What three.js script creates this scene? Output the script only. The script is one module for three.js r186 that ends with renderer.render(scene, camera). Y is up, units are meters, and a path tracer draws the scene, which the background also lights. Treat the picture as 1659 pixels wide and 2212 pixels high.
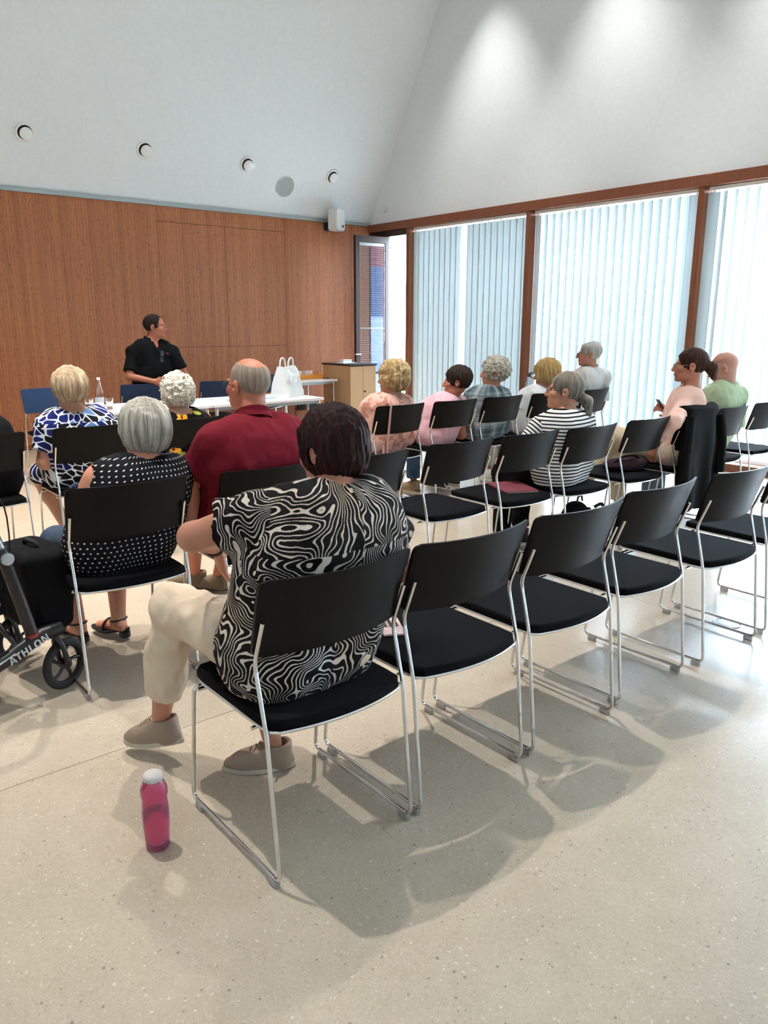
import * as THREE from 'three';
import { RoundedBoxGeometry } from 'three/addons/geometries/RoundedBoxGeometry.js';
import { mergeGeometries } from 'three/addons/utils/BufferGeometryUtils.js';
import { RectAreaLightUniformsLib } from 'three/addons/lights/RectAreaLightUniformsLib.js';
import { TextGeometry } from 'three/addons/geometries/TextGeometry.js';
import { FontLoader } from 'three/addons/loaders/FontLoader.js';
RectAreaLightUniformsLib.init();

// ---------------------------------------------------------------- camera, sky, exposure
const scene = new THREE.Scene();
const camera = new THREE.PerspectiveCamera(67.03, 1659 / 2212, 0.05, 200);
camera.position.set(0, 1.5, 0);
camera.rotation.set(THREE.MathUtils.degToRad(-13.701), THREE.MathUtils.degToRad(-39.477), THREE.MathUtils.degToRad(0.0886), 'YXZ');
const renderer = new THREE.WebGLRenderer({ antialias: true });
renderer.toneMapping = THREE.LinearToneMapping;
renderer.toneMappingExposure = 1.62;
renderer.shadowMap.enabled = true;
scene.background = new THREE.Color().setRGB(14.0, 17.4, 21.0);      // bright summer sky outside the windows
const LAMP = { color: new THREE.Color().setRGB(1.0, 0.975, 0.925), power: 48 };

// ---------------------------------------------------------------- small helpers
const V = (x, y, z) => new THREE.Vector3(x, y, z);
let seed = 7;
const rnd = () => { seed = (seed * 1664525 + 1013904223) >>> 0; return seed / 4294967296; };
const used = new Map();
function numbered(name) { const n = used.get(name) || 0; used.set(name, n + 1); return n ? name + '_' + String(n).padStart(3, '0') : name; }
function thing(name, label, category, [x, y, z] = [0, 0, 0], turn = 0, group) {
  const o = new THREE.Group(); o.name = numbered(name); o.position.set(x, y, z); o.rotation.y = turn;
  o.userData = { label, category }; if (group) o.userData.group = group; scene.add(o); return o;
}
function part(name, geo, mat, parent) {
  const m = new THREE.Mesh(Array.isArray(geo) ? mergeGeometries(geo.map((g) => plain(g))) : geo, mat); m.name = name; m.castShadow = m.receiveShadow = true;
  parent.add(m); return m;
}
function plain(g) { const h = g.index ? g.toNonIndexed() : g; for (const k of Object.keys(h.attributes)) if (!['position', 'normal', 'uv'].includes(k)) h.deleteAttribute(k); return h; }
function single(name, geo, mat, label, category, [x, y, z] = [0, 0, 0], turn = 0, group) {
  const m = part(numbered(name), geo, mat, scene); m.position.set(x, y, z); m.rotation.y = turn; m.userData = { label, category }; if (group) m.userData.group = group; return m;
}
function struct(name, geo, mat, parent) {
  const m = part(name, geo, mat, parent || scene); if (!parent) m.userData.kind = 'structure'; return m;
}
function copyOf(root, label, [x, y, z], turn, group) {
  const r = root.clone(); r.name = numbered(root.name); r.position.set(x, y, z); r.rotation.y = turn; r.userData = { ...root.userData, label }; if (group) r.userData.group = group; scene.add(r); return r;
}
const box = (w, h, d, x = 0, y = 0, z = 0) => new THREE.BoxGeometry(w, h, d).translate(x, y, z);
const rbox = (w, h, d, r, x = 0, y = 0, z = 0, s = 2) => new RoundedBoxGeometry(w, h, d, s, r).translate(x, y, z);
const cyl = (r0, r1, h, x = 0, y = 0, z = 0, n = 20) => new THREE.CylinderGeometry(r0, r1, h, n).translate(x, y, z);
const lathe = (pts, n = 28) => new THREE.LatheGeometry(pts.map(([a, b]) => new THREE.Vector2(a, b)), n);
// axis-aligned box between two corners, uv in metres
function slab(x0, x1, y0, y1, z0, z1) {
  const g = new THREE.BoxGeometry(x1 - x0, y1 - y0, z1 - z0).translate((x0 + x1) / 2, (y0 + y1) / 2, (z0 + z1) / 2);
  return metreUV(g);
}
function metreUV(g) {
  const p = g.attributes.position, n = g.attributes.normal, u = g.attributes.uv;
  for (let i = 0; i < p.count; i++) {
    const ax = Math.abs(n.getX(i)), ay = Math.abs(n.getY(i)), az = Math.abs(n.getZ(i));
    if (ay >= ax && ay >= az) u.setXY(i, p.getX(i), p.getZ(i)); else if (ax >= az) u.setXY(i, p.getZ(i), p.getY(i)); else u.setXY(i, p.getX(i), p.getY(i));
  }
  return g;
}
// a bent rod through points with rounded corners
function rod(pts, r, fillet = 0.02, sides = 8, closed = false) {
  const P = pts.map((p) => (p.isVector3 ? p : V(...p))), path = [];
  const n = P.length;
  for (let i = 0; i < n; i++) {
    const a = P[(i + n - 1) % n], b = P[i], c = P[(i + 1) % n];
    if (!closed && (i === 0 || i === n - 1)) { path.push(b.clone()); continue; }
    const u = a.clone().sub(b), w = c.clone().sub(b); const f = Math.min(fillet, u.length() * 0.48, w.length() * 0.48);
    u.setLength(f); w.setLength(f); const s = b.clone().add(u), e = b.clone().add(w);
    for (let k = 0; k <= 4; k++) { const t = k / 4; path.push(s.clone().multiplyScalar((1 - t) * (1 - t)).addScaledVector(b, 2 * t * (1 - t)).addScaledVector(e, t * t)); }
  }
  if (closed) path.push(path[0].clone());
  return sweep(path, () => r, sides, !closed);
}
function sweep(path, rad, sides = 8, caps = true) {
  const pos = [], nor = [], uv = [], idx = []; let N = null; let len = 0;
  for (let i = 0; i < path.length; i++) {
    const t = path[Math.min(i + 1, path.length - 1)].clone().sub(path[Math.max(i - 1, 0)]).normalize();
    if (!N) { N = Math.abs(t.y) < 0.9 ? V(0, 1, 0) : V(1, 0, 0); }
    N.addScaledVector(t, -N.dot(t)).normalize(); const B = t.clone().cross(N);
    if (i) len += path[i].distanceTo(path[i - 1]);
    const r = rad(i / (path.length - 1));
    for (let k = 0; k <= sides; k++) {
      const a = k / sides * Math.PI * 2, d = N.clone().multiplyScalar(Math.cos(a)).addScaledVector(B, Math.sin(a));
      pos.push(path[i].x + d.x * r, path[i].y + d.y * r, path[i].z + d.z * r); nor.push(d.x, d.y, d.z); uv.push(k / sides * r * 6.28, len);
    }
  }
  const w = sides + 1;
  for (let i = 0; i + 1 < path.length; i++) for (let k = 0; k < sides; k++) { const a = i * w + k; idx.push(a, a + 1, a + w, a + 1, a + w + 1, a + w); }
  if (caps) for (const [i, s] of [[0, -1], [path.length - 1, 1]]) {
    const t = path[Math.min(i + 1, path.length - 1)].clone().sub(path[Math.max(i - 1, 0)]).normalize().multiplyScalar(s), c = pos.length / 3;
    pos.push(path[i].x, path[i].y, path[i].z); nor.push(t.x, t.y, t.z); uv.push(0, 0);
    for (let k = 0; k <= sides; k++) { const j = (i * w + k) * 3; pos.push(pos[j], pos[j + 1], pos[j + 2]); nor.push(t.x, t.y, t.z); uv.push(0, 0); }
    for (let k = 0; k < sides; k++) s > 0 ? idx.push(c, c + 1 + k, c + 2 + k) : idx.push(c, c + 2 + k, c + 1 + k);
  }
  const g = new THREE.BufferGeometry(); g.setAttribute('position', new THREE.Float32BufferAttribute(pos, 3)); g.setAttribute('normal', new THREE.Float32BufferAttribute(nor, 3)); g.setAttribute('uv', new THREE.Float32BufferAttribute(uv, 2)); g.setIndex(idx); return g;
}
// value noise
const hash3 = (x, y, z) => { let h = Math.imul(x, 374761393) + Math.imul(y, 668265263) + Math.imul(z, 2147483647 ^ 0x5bd1e995) | 0; h = Math.imul(h ^ (h >>> 13), 1274126177); return ((h ^ (h >>> 16)) >>> 0) / 4294967296; };
function noise(x, y, z) {
  const X = Math.floor(x), Y = Math.floor(y), Z = Math.floor(z); let u = x - X, v = y - Y, w = z - Z; u = u * u * (3 - 2 * u); v = v * v * (3 - 2 * v); w = w * w * (3 - 2 * w);
  const l = (a, b, t) => a + (b - a) * t;
  return l(l(l(hash3(X, Y, Z), hash3(X + 1, Y, Z), u), l(hash3(X, Y + 1, Z), hash3(X + 1, Y + 1, Z), u), v), l(l(hash3(X, Y, Z + 1), hash3(X + 1, Y, Z + 1), u), l(hash3(X, Y + 1, Z + 1), hash3(X + 1, Y + 1, Z + 1), u), v), w) * 2 - 1;
}
// noise that repeats every n cells
function tnoise(x, y, n, s = 0) {
  const X = Math.floor(x), Y = Math.floor(y); let u = x - X, v = y - Y; u = u * u * (3 - 2 * u); v = v * v * (3 - 2 * v);
  const m = (a) => ((a % n) + n) % n, l = (a, b, t) => a + (b - a) * t;
  return l(l(hash3(m(X), m(Y), s), hash3(m(X + 1), m(Y), s), u), l(hash3(m(X), m(Y + 1), s), hash3(m(X + 1), m(Y + 1), s), u), v) * 2 - 1;
}
function texture(size, metres, fn, color = true) {      // fn(u, v in metres) -> [r,g,b] 0..255 sRGB, or a grey
  const w = Array.isArray(size) ? size[0] : size, h = Array.isArray(size) ? size[1] : size, mw = Array.isArray(metres) ? metres[0] : metres, mh = Array.isArray(metres) ? metres[1] : metres;
  const d = new Uint8Array(w * h * 4);
  for (let j = 0; j < h; j++) for (let i = 0; i < w; i++) {
    const c = fn((i + 0.5) / w * mw, (j + 0.5) / h * mh), k = (j * w + i) * 4;
    if (typeof c === 'number') d[k] = d[k + 1] = d[k + 2] = Math.max(0, Math.min(255, c)); else for (let q = 0; q < 3; q++) d[k + q] = Math.max(0, Math.min(255, c[q]));
    d[k + 3] = 255;
  }
  const t = new THREE.DataTexture(d, w, h); t.wrapS = t.wrapT = THREE.RepeatWrapping; t.magFilter = THREE.LinearFilter; t.minFilter = THREE.LinearMipmapLinearFilter; t.generateMipmaps = true;
  if (color) t.colorSpace = THREE.SRGBColorSpace; t.repeat.set(1 / mw, 1 / mh); t.needsUpdate = true; return t;
}
const std = (color, roughness = 0.6, extra = {}) => new THREE.MeshStandardMaterial({ color, roughness, ...extra });
const lerp3 = (a, b, t) => [a[0] + (b[0] - a[0]) * t, a[1] + (b[1] - a[1]) * t, a[2] + (b[2] - a[2]) * t];
// ---------------------------------------------------------------- materials of the room
const XW = 7.85, ZW = -9.9, YW = 2.95, CEIL = 6.5, SLOPE = 0.57;
const fabricBump = texture(256, 0.02, (u, v) => 128 + 60 * Math.sin(u / 0.02 * Math.PI * 16) * Math.sin(v / 0.02 * Math.PI * 16) + 60 * (hash3(u * 1e5 | 0, v * 1e5 | 0, 3) - 0.5), false);
const M = {
  plaster: std(0xffffff, 0.92, { map: texture(256, 0.8, (u, v) => { const n = tnoise(u * 40, v * 40, 32) * 2 + tnoise(u * 160, v * 160, 128, 5) * 2; return [236 + n, 240 + n, 241 + n]; }),
    bumpMap: texture(256, 0.3, (u, v) => 128 + 60 * tnoise(u / 0.3 * 64, v / 0.3 * 64, 64, 9) + 40 * tnoise(u / 0.3 * 128, v / 0.3 * 128, 128, 2), false), bumpScale: 0.0006 }),
  ceilPaint: std(0xe6e7e6, 0.9),
  chrome: std(0xd9d9d8, 0.13, { metalness: 1 }),
  steel: std(0xb4b6b8, 0.32, { metalness: 1 }),
  alu: std(0xa9b2b1, 0.45, { metalness: 0.4 }),
  black: std(0x0c0c0d, 0.45), blackMatte: std(0x0b0b0c, 0.8), rubber: std(0x141415, 0.75),
  white: std(0xf0f0ee, 0.4), whiteGloss: std(0xf4f4f2, 0.25),
  clearPlastic: new THREE.MeshPhysicalMaterial({ color: 0xb9b6b0, roughness: 0.3, transmission: 0.45, thickness: 0.01, ior: 1.45 }),
  glassPane: new THREE.MeshPhysicalMaterial({ color: 0xffffff, roughness: 0.02, transmission: 1, thickness: 0, ior: 1.5 }),
};
const woodPx = 1024, woodTex = (s, base, light, dark) => texture([1024, 1024], [1.2, 2.4], (u, v) => {
  const rib = u / 1.2 * 120, k = Math.floor(rib), f = rib - k;
  const tone = hash3(k, s, 11) * 0.5 + hash3(Math.floor(rib / 7), s, 3) * 0.3 + 0.2 * (tnoise(u / 1.2 * 60, v / 2.4 * 6, 60, s) * 0.5 + 0.5);
  const grain = tnoise(u / 1.2 * 480, v / 2.4 * 24, 480, s + 1) * 0.5 + tnoise(u / 1.2 * 240, v / 2.4 * 70, 240, s + 4) * 0.4;
  let c = lerp3(dark, light, Math.max(0, Math.min(1, tone * 0.8 + 0.15 + grain * 0.28)));
  c = lerp3(c, base, 0.35); if (hash3(k, Math.floor(v / 2.4 * 90 + hash3(k, 1, s) * 9), s + 20) > 0.955) c = lerp3(c, dark, 0.6);
  if (f < 0.2) c = lerp3(c, dark, 0.55);
  return c;
});
M.ribWood = std(0xffffff, 0.55, { map: woodTex(1, [190, 116, 70], [218, 146, 92], [130, 68, 36]), bumpMap: texture([1024, 8], [1.2, 0.1], (u) => { const f = (u / 1.2 * 120) % 1; return f < 0.2 ? 40 : 225; }, false), bumpScale: 0.0025 });
const solidWood = (base, dark, s) => std(0xffffff, 0.5, { map: texture([256, 512], [0.3, 1.2], (u, v) => { const g = tnoise(u / 0.3 * 40, v / 1.2 * 3, 40, s) * 0.5 + tnoise(u / 0.3 * 110, v / 1.2 * 8, 120, s + 3) * 0.4; return lerp3(base, dark, 0.4 + g * 0.45); }) });
M.frameWood = solidWood([150, 88, 56], [104, 56, 34], 31);
M.darkFrame = solidWood([62, 38, 30], [34, 20, 18], 41);
M.beech = solidWood([226, 184, 138], [208, 162, 116], 51);
// polished terrazzo: fine aggregate in a pale binder, uneven sealing
const aggregate = (u, v, cells, T, sd) => {                // coloured chips, one per cell at most
  const X = Math.floor(u / T * cells), Y = Math.floor(v / T * cells); let best = null;
  for (let a = -1; a <= 1; a++) for (let b = -1; b <= 1; b++) {
    const cx = ((X + a) % cells + cells) % cells, cy = ((Y + b) % cells + cells) % cells, px = X + a + hash3(cx, cy, sd), py = Y + b + hash3(cx, cy, sd + 1), r = 0.1 + 0.3 * hash3(cx, cy, sd + 2) ** 3;
    const dx = u / T * cells - px, dy = v / T * cells - py; if (dx * dx + dy * dy * (0.6 + hash3(cx, cy, sd + 5)) < r * r) best = hash3(cx, cy, sd + 3);
  }
  return best;
};
M.terrazzo = new THREE.MeshPhysicalMaterial({ color: 0xffffff, roughness: 0.3, clearcoat: 0.4, clearcoatRoughness: 0.16,
  map: texture(2048, 2.4, (u, v) => {
    const c0 = tnoise(u / 2.4 * 12, v / 2.4 * 12, 12, 1) * 3 + tnoise(u / 2.4 * 48, v / 2.4 * 48, 48, 2) * 3 + tnoise(u / 2.4 * 400, v / 2.4 * 400, 400, 3) * 5;
    let c = [185 + c0, 169 + c0, 148 + c0];
    const a = aggregate(u, v, 420, 2.4, 60); if (a !== null) c = a < 0.3 ? lerp3(c, [208, 196, 180], 0.7) : a < 0.8 ? lerp3(c, [176, 158, 138], 0.6) : lerp3(c, [158, 140, 122], 0.7);
    const b = aggregate(u, v, 230, 2.4, 90); if (b !== null && b > 0.86) c = b > 0.955 ? lerp3(c, [128, 118, 106], 0.8) : lerp3(c, [226, 218, 206], 0.6);
    return c;
  }) });

// ---------------------------------------------------------------- shell
// floor slabs with narrow joints over a screed
const floor = new THREE.Group(); floor.name = 'floor'; floor.userData.kind = 'structure'; scene.add(floor);
part('screed', slab(-4, XW + 0.2, -0.2, -0.012, ZW, 4.5), std(0x8d8375, 0.9), floor);
const jx = [-4, 0.04, 3.7, XW + 0.02], jz = [ZW, -6.2, -2.55 + 0.001, 1.1, 4.5];
for (let i = 0; i + 1 < jx.length; i++) for (let k = 0; k + 1 < jz.length; k++) part('slab', slab(jx[i] + 0.0015, jx[i + 1] - 0.0015, -0.012, 0, jz[k] + 0.0015, jz[k + 1] - 0.0015), M.terrazzo, floor);
// walls out of view
struct('wall_left', slab(-4.2, -4, 0, CEIL, ZW, 4.5), M.plaster);
struct('wall_back', slab(-4.2, XW + 0.3, 0, CEIL, 4.5, 4.7), M.plaster);
// front wall: ribbed wood panels with a double hatch let into it
const wallFront = new THREE.Group(); wallFront.name = 'wall_front'; wallFront.userData.kind = 'structure'; scene.add(wallFront);
part('backing', slab(-4.2, XW, 0, YW + 0.4, ZW - 0.2, ZW - 0.022), M.blackMatte, wallFront);
const HX = [4.4, 5.355, 6.31], HY = [1.185, 2.765];
const panel = (x0, x1, y0, y1, proud = 0) => part('panel', slab(x0 + 0.0012, x1 - 0.0012, y0 + 0.0012, y1 - 0.0012, ZW - 0.022, ZW + proud), M.ribWood, wallFront);
for (let x = -4.0; x < 4.3; x += 1.2) panel(x, Math.min(x + 1.2, 4.4), 0.06, YW);
for (let i = 0; i < 2; i++) { panel(HX[i], HX[i + 1], 0.06, HY[0]); panel(HX[i], HX[i + 1], HY[1], YW); }
panel(6.31, 6.9, 0.06, YW); panel(6.9, 7.5, 0.06, YW); panel(7.5, XW, 0.06, YW);
const hatch = new THREE.Group(); hatch.name = 'door_1'; hatch.userData.kind = 'structure'; scene.add(hatch);
for (let i = 0; i < 2; i++) part('hatch_leaf', slab(HX[i] + (i ? 0.004 : 0.002), HX[i + 1] - (i ? 0.002 : 0.004), HY[0] + 0.004, HY[1] - 0.004, ZW - 0.02, ZW + 0.001), M.ribWood, hatch);
const pull = part('pull', [cyl(0.012, 0.012, 0.03, 0, 0, 0, 14).rotateX(Math.PI / 2), rbox(0.014, 0.06, 0.01, 0.004, 0, -0.02, 0.012)], std(0xb08a55, 0.35, { metalness: 0.9 }), hatch); pull.position.set(HX[1] + 0.05, 1.96, ZW + 0.012);
struct('baseboard_front', slab(-4, XW, 0, 0.06, ZW - 0.02, ZW + 0.004), M.frameWood);
struct('trim_1', slab(-4, XW, YW, YW + 0.045, ZW - 0.02, ZW + 0.03), M.alu);  // grey strip painted for the shaded underside of the ceiling step
// sloping ceiling over the front wall and flat ceiling above
function prism(poly, x0, x1) {                                       // poly of [z, y], extruded along x
  const s = new THREE.Shape(poly.map(([z, y]) => new THREE.Vector2(z, y))); const g = new THREE.ExtrudeGeometry(s, { depth: x1 - x0, bevelEnabled: false });
  g.applyMatrix4(new THREE.Matrix4().makeBasis(V(0, 0, 1), V(0, 1, 0), V(-1, 0, 0))); g.translate(x1, 0, 0); g.computeVertexNormals(); return metreUV(g);
}
const sy0 = YW + 0.045, zTop = ZW + SLOPE * (CEIL - sy0);
struct('ceiling_slope', prism([[ZW, sy0], [zTop, CEIL], [zTop - 0.1, CEIL + 0.2], [ZW - 0.3, sy0 + 0.2], [ZW - 0.3, sy0]], -4.2, XW + 0.3), M.plaster);
struct('ceiling', slab(-4.2, XW + 0.3, CEIL, CEIL + 0.2, zTop - 0.1, 4.7), M.plaster);
// right wall above the windows
const HB = 2.855, HT = 2.965;
struct('wall_right', slab(XW + 0.005, XW + 0.3, HT, CEIL, ZW - 0.3, 4.7), M.plaster);
struct('trim_2', slab(XW - 0.035, XW + 0.25, HB, HT, ZW, 4.5), M.frameWood);
const MZ = [-8.963, -6.701, -4.434, -2.17, 0.1, 2.36, 4.4];
MZ.forEach((z, i) => struct('trim_' + (3 + i), slab(XW - 0.03, XW + 0.2, 0, HB, z - 0.032, z + 0.032), M.frameWood));
struct('trim_12', slab(XW - 0.03, XW + 0.2, 0, 0.085, MZ[0], 4.5), M.frameWood);
struct('wall_right_end', slab(XW, XW + 0.02, 0, HT, ZW - 0.2, -9.89), M.darkFrame);
for (let i = 0; i + 1 < MZ.length; i++) {
  const w = new THREE.Group(); w.name = 'window_' + (i + 1); w.userData.kind = 'structure'; scene.add(w);
  const z0 = MZ[i] + 0.032, z1 = MZ[i + 1] - 0.032;
  part('pane', slab(XW + 0.155, XW + 0.158, 0.13, HB - 0.03, z0 + 0.03, z1 - 0.03), M.glassPane, w);
  part('window_frame', [slab(XW + 0.13, XW + 0.18, 0.085, 0.13, z0, z1), slab(XW + 0.13, XW + 0.18, HB - 0.04, HB, z0, z1), slab(XW + 0.13, XW + 0.18, 0.13, HB - 0.04, z0, z0 + 0.035), slab(XW + 0.13, XW + 0.18, 0.13, HB - 0.04, z1 - 0.035, z1)], M.white, w);
}
// vertical blinds, every slat a part
const slatMat = new THREE.MeshPhysicalMaterial({ color: new THREE.Color().setRGB(0.40, 0.45, 0.45), roughness: 0.95, transmission: 0.065, thickness: 0, side: THREE.DoubleSide });
const slatW = 0.127;
function slatGeo(h) {
  const g = new THREE.PlaneGeometry(slatW, h, 6, 1), p = g.attributes.position;
  for (let i = 0; i < p.count; i++) { const x = p.getX(i) / (slatW / 2); p.setZ(i, 0.007 * (1 - x * x)); }
  g.computeVertexNormals(); return g;
}
const slatG = slatGeo(2.62), hook = rbox(0.02, 0.03, 0.004, 0.0015);
const blindLabels = ['almost closed vertical blind nearest the wooden wall', 'half open vertical blind behind the white shirted man', 'wide open vertical blind at the right edge, behind the green shirt', 'vertical blind in the next window bay towards the camera', 'vertical blind in the window bay beside the camera', 'vertical blind in the window bay behind the camera'];
for (let i = 0; i + 1 < MZ.length; i++) {
  const z0 = MZ[i] + 0.045, z1 = MZ[i + 1] - 0.045, n = 20, b = thing('vertical_blind', blindLabels[i], 'blind', [XW + 0.06, 0, (z0 + z1) / 2], 0, 'vertical blinds along the window wall');
  part('head_rail', rbox(0.045, 0.04, z1 - z0, 0.006, 0, HB - 0.022, 0), M.whiteGloss, b);
  for (let k = 0; k < n; k++) {
    const z = -(z1 - z0) / 2 + 0.05 + (z1 - z0 - 0.1) * k / (n - 1), gap = i === 0 && (k === 9);
    const th = i === 0 ? (gap ? 1.1 : -0.10 + 0.10 * hash3(k, 1, 1)) : i === 1 ? (k === n - 1 ? 0.15 : -0.32 - 0.04 * hash3(k, 2, 2)) : i === 2 ? (k === 0 ? 0.1 : -0.6 - 0.08 * hash3(k, 3, 2)) : -1.4;
    const s = part('slat', slatG, slatMat, b); s.position.set(0, HB - 0.055 - 1.31, z); s.rotation.y = Math.PI / 2 + th; s.rotation.order = 'YXZ';
    if (i < 3) { const c = part('hanger', hook, M.whiteGloss, b); c.position.set(0, HB - 0.052, z); c.rotation.y = Math.PI / 2 + th; }
  }
}
// open glazed door in the corner bay
const doorBay = new THREE.Group(); doorBay.name = 'door_2'; doorBay.userData.kind = 'structure'; scene.add(doorBay);
part('door_frame', [slab(XW - 0.02, XW + 0.05, 0, HB, -9.5, -9.465), slab(XW - 0.02, XW + 0.12, HB - 0.09, HB, -9.86, MZ[0] - 0.03), slab(XW - 0.02, XW + 0.12, 0, 0.04, -9.86, MZ[0] - 0.03), slab(XW + 0.02, XW + 0.12, 0, HB, MZ[0] - 0.06, MZ[0] - 0.03)], M.darkFrame, doorBay);
part('pane', slab(XW + 0.02, XW + 0.023, 0.04, HB - 0.09, -9.89, -9.5), new THREE.MeshPhysicalMaterial({ color: 0x868b92, roughness: 0.02, transmission: 1, thickness: 0, ior: 1.5 }), doorBay).userData.label = 'added grey tinted pane dimming the door view';  // tinted pane added to dim the house and the daylight on the wood
const leaf = thing('door_leaf', 'dark framed glass door leaf standing open beside the cabinet', 'door', [XW - 0.03, 0, -9.43], THREE.MathUtils.degToRad(-2));
{
  const w = 0.60, t = 0.055, y0 = 0.03, y1 = HB - 0.1, fr = 0.05;
  part('leaf_frame', [box(fr, y1 - y0, t, -fr / 2, (y0 + y1) / 2, 0), box(fr + 0.02, y1 - y0, t, -w + fr / 2 + 0.01, (y0 + y1) / 2, 0), box(w - 2 * fr, 0.09, t, -w / 2, y1 - 0.045, 0), box(w - 2 * fr, 0.12, t, -w / 2, y0 + 0.06, 0)], M.darkFrame, leaf);
  part('pane', box(w - 2 * fr - 0.02, y1 - y0 - 0.2, 0.004, -w / 2, (y0 + y1) / 2, 0.02), new THREE.MeshPhysicalMaterial({ color: 0xffffff, roughness: 0.02, transmission: 1, thickness: 0, ior: 1.5 }), leaf);
  part('blind_case', rbox(w - 2 * fr, 0.045, 0.03, 0.006, -w / 2, y1 - 0.115, -0.005), M.alu, leaf);
  const ls = new THREE.BoxGeometry(w - 2 * fr - 0.03, 0.0012, 0.016).rotateX(0.06), lm = new THREE.MeshPhysicalMaterial({ color: 0xe3e7ea, roughness: 0.6, transmission: 0.3, thickness: 0 });
  for (let y = y1 - 0.16; y > 0.9; y -= 0.032) { const s = part('louvre', ls, lm, leaf); s.position.set(-w / 2, y, -0.005); }
  part('bottom_bar', box(w - 2 * fr - 0.02, 0.012, 0.018, -w / 2, 1.43, -0.005), M.alu, leaf);
  const hd = part('handle', rod([[-w + 0.05, 1.05, 0.03], [-w + 0.05, 1.05, 0.075], [-w - 0.05, 1.05, 0.075]], 0.009, 0.02), M.steel, leaf); hd.userData.label = 'steel lever handle';
}
// outside: paving, and a house added to imitate the reflection in the door glass
single('pavement', [slab(XW + 0.3, 60, -0.25, -0.05, -60, 40), slab(-20, XW + 0.3, -0.25, -0.05, -60, ZW - 0.3)], std(0xd8d4cc, 0.9), 'pale paving outside the windows', 'pavement').userData.kind = 'structure';
{
  const hs = thing('reflection_house', 'added red and blue grey house imitating the reflection in the glass door', 'building', [16.6, 0, -21.3], THREE.MathUtils.degToRad(-37.5));
  part('ground_storey', box(2.6, 1.7, 4, 0, 0.85, 0), std(0xbfc8d0, 0.8), hs); part('first_storey', box(2.6, 1.5, 4, 0, 2.45, 0), std(0x4f6782, 0.8), hs); part('upper_storey', box(2.6, 2.6, 4, 0, 4.5, 0), std(0x8b4f4f, 0.85), hs);
}
// ---------------------------------------------------------------- lamps in the flat ceiling (above the frame)
const lampGlow = new THREE.MeshStandardMaterial({ color: 0x222222, emissive: LAMP.color, emissiveIntensity: 3 });
for (const x of [0.4, 3.0, 7.15]) for (const z of [-7.39, -5.52, -3.5]) {
  const l = thing('ceiling_lamp', 'round recessed lamp in the flat ceiling high above the rows', 'lamp', [x, CEIL, z], 0, 'lamps in the high ceiling');
  part('trim_ring', lathe([[0.075, 0], [0.105, 0], [0.11, -0.006], [0.075, -0.012], [0.075, 0]]), M.white, l);
  part('lens', cyl(0.074, 0.074, 0.006, 0, -0.004, 0, 24), lampGlow, l);
  const s = new THREE.SpotLight(LAMP.color, x > 7 ? LAMP.power * 0.42 : LAMP.power, 0, 0.56, 0.6, 2); s.position.set(0, -0.02, 0); s.target.position.set(0, -3, 0); s.castShadow = true; s.shadow.radius = 2; s.shadow.mapSize.set(1024, 1024); l.add(s, s.target);
}
// ---------------------------------------------------------------- fittings on the sloping ceiling
const slopeAt = (x, y) => V(x, y, ZW + SLOPE * (y - sy0)), slopeTilt = Math.atan(1 / SLOPE);   // plane faces +z and down
const onSlope = (o, x, y, off = 0) => { o.position.copy(slopeAt(x, y)); o.quaternion.setFromUnitVectors(V(0, 0, 1), V(0, -SLOPE, 1).normalize()); o.translateZ(off); return o; };
const face = (g) => g.rotateX(Math.PI / 2);
[[2.8075, 'leftmost round white air nozzle on the sloping ceiling'], [4.1724, 'second round white air nozzle from the left on the sloping ceiling'], [5.568, 'third round white air nozzle, left of the round ceiling loudspeaker'], [6.947, 'rightmost round white air nozzle, above the wall loudspeaker']].forEach(([x, label]) => {
  const n = thing('air_nozzle', label, 'air vent', [0, 0, 0], 0, 'air nozzles in a row on the sloping ceiling'); onSlope(n, x, 3.526);
  part('flange', face(lathe([[0.078, 0.002], [0.106, 0.002], [0.108, 0.007], [0.1, 0.012], [0.08, 0.012], [0.078, 0.002]])), M.white, n);
  part('throat', face(lathe([[0.0, 0.003], [0.08, 0.003], [0.08, 0.009]])), M.blackMatte, n);
  const d = part('disc', face(lathe([[0, 0.002], [0.064, 0.002], [0.068, 0.01], [0.068, 0.02], [0.062, 0.028], [0.03, 0.032], [0, 0.033]])), M.white, n); d.position.set(0.009, -0.006, 0.004);
});
{
  const s = thing('ceiling_loudspeaker', 'flat round grey loudspeaker grille on the sloping ceiling', 'loudspeaker'); onSlope(s, 6.215, 3.334);
  part('rim', face(lathe([[0.13, 0.001], [0.142, 0.001], [0.143, 0.008], [0.134, 0.011], [0.13, 0.001]], 40)), std(0xd4d8d6, 0.6), s);
  part('grille', face(lathe([[0, 0.002], [0.132, 0.002], [0.132, 0.007], [0, 0.009]], 40)), std(0xb4bbb8, 0.7, { bumpMap: texture(64, 0.012, (u, v) => { const a = u / 0.012 * 2 % 1 - 0.5, b = v / 0.012 * 2 % 1 - 0.5; return a * a + b * b < 0.09 ? 20 : 220; }, false), bumpScale: 0.001 }), s);
}
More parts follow.
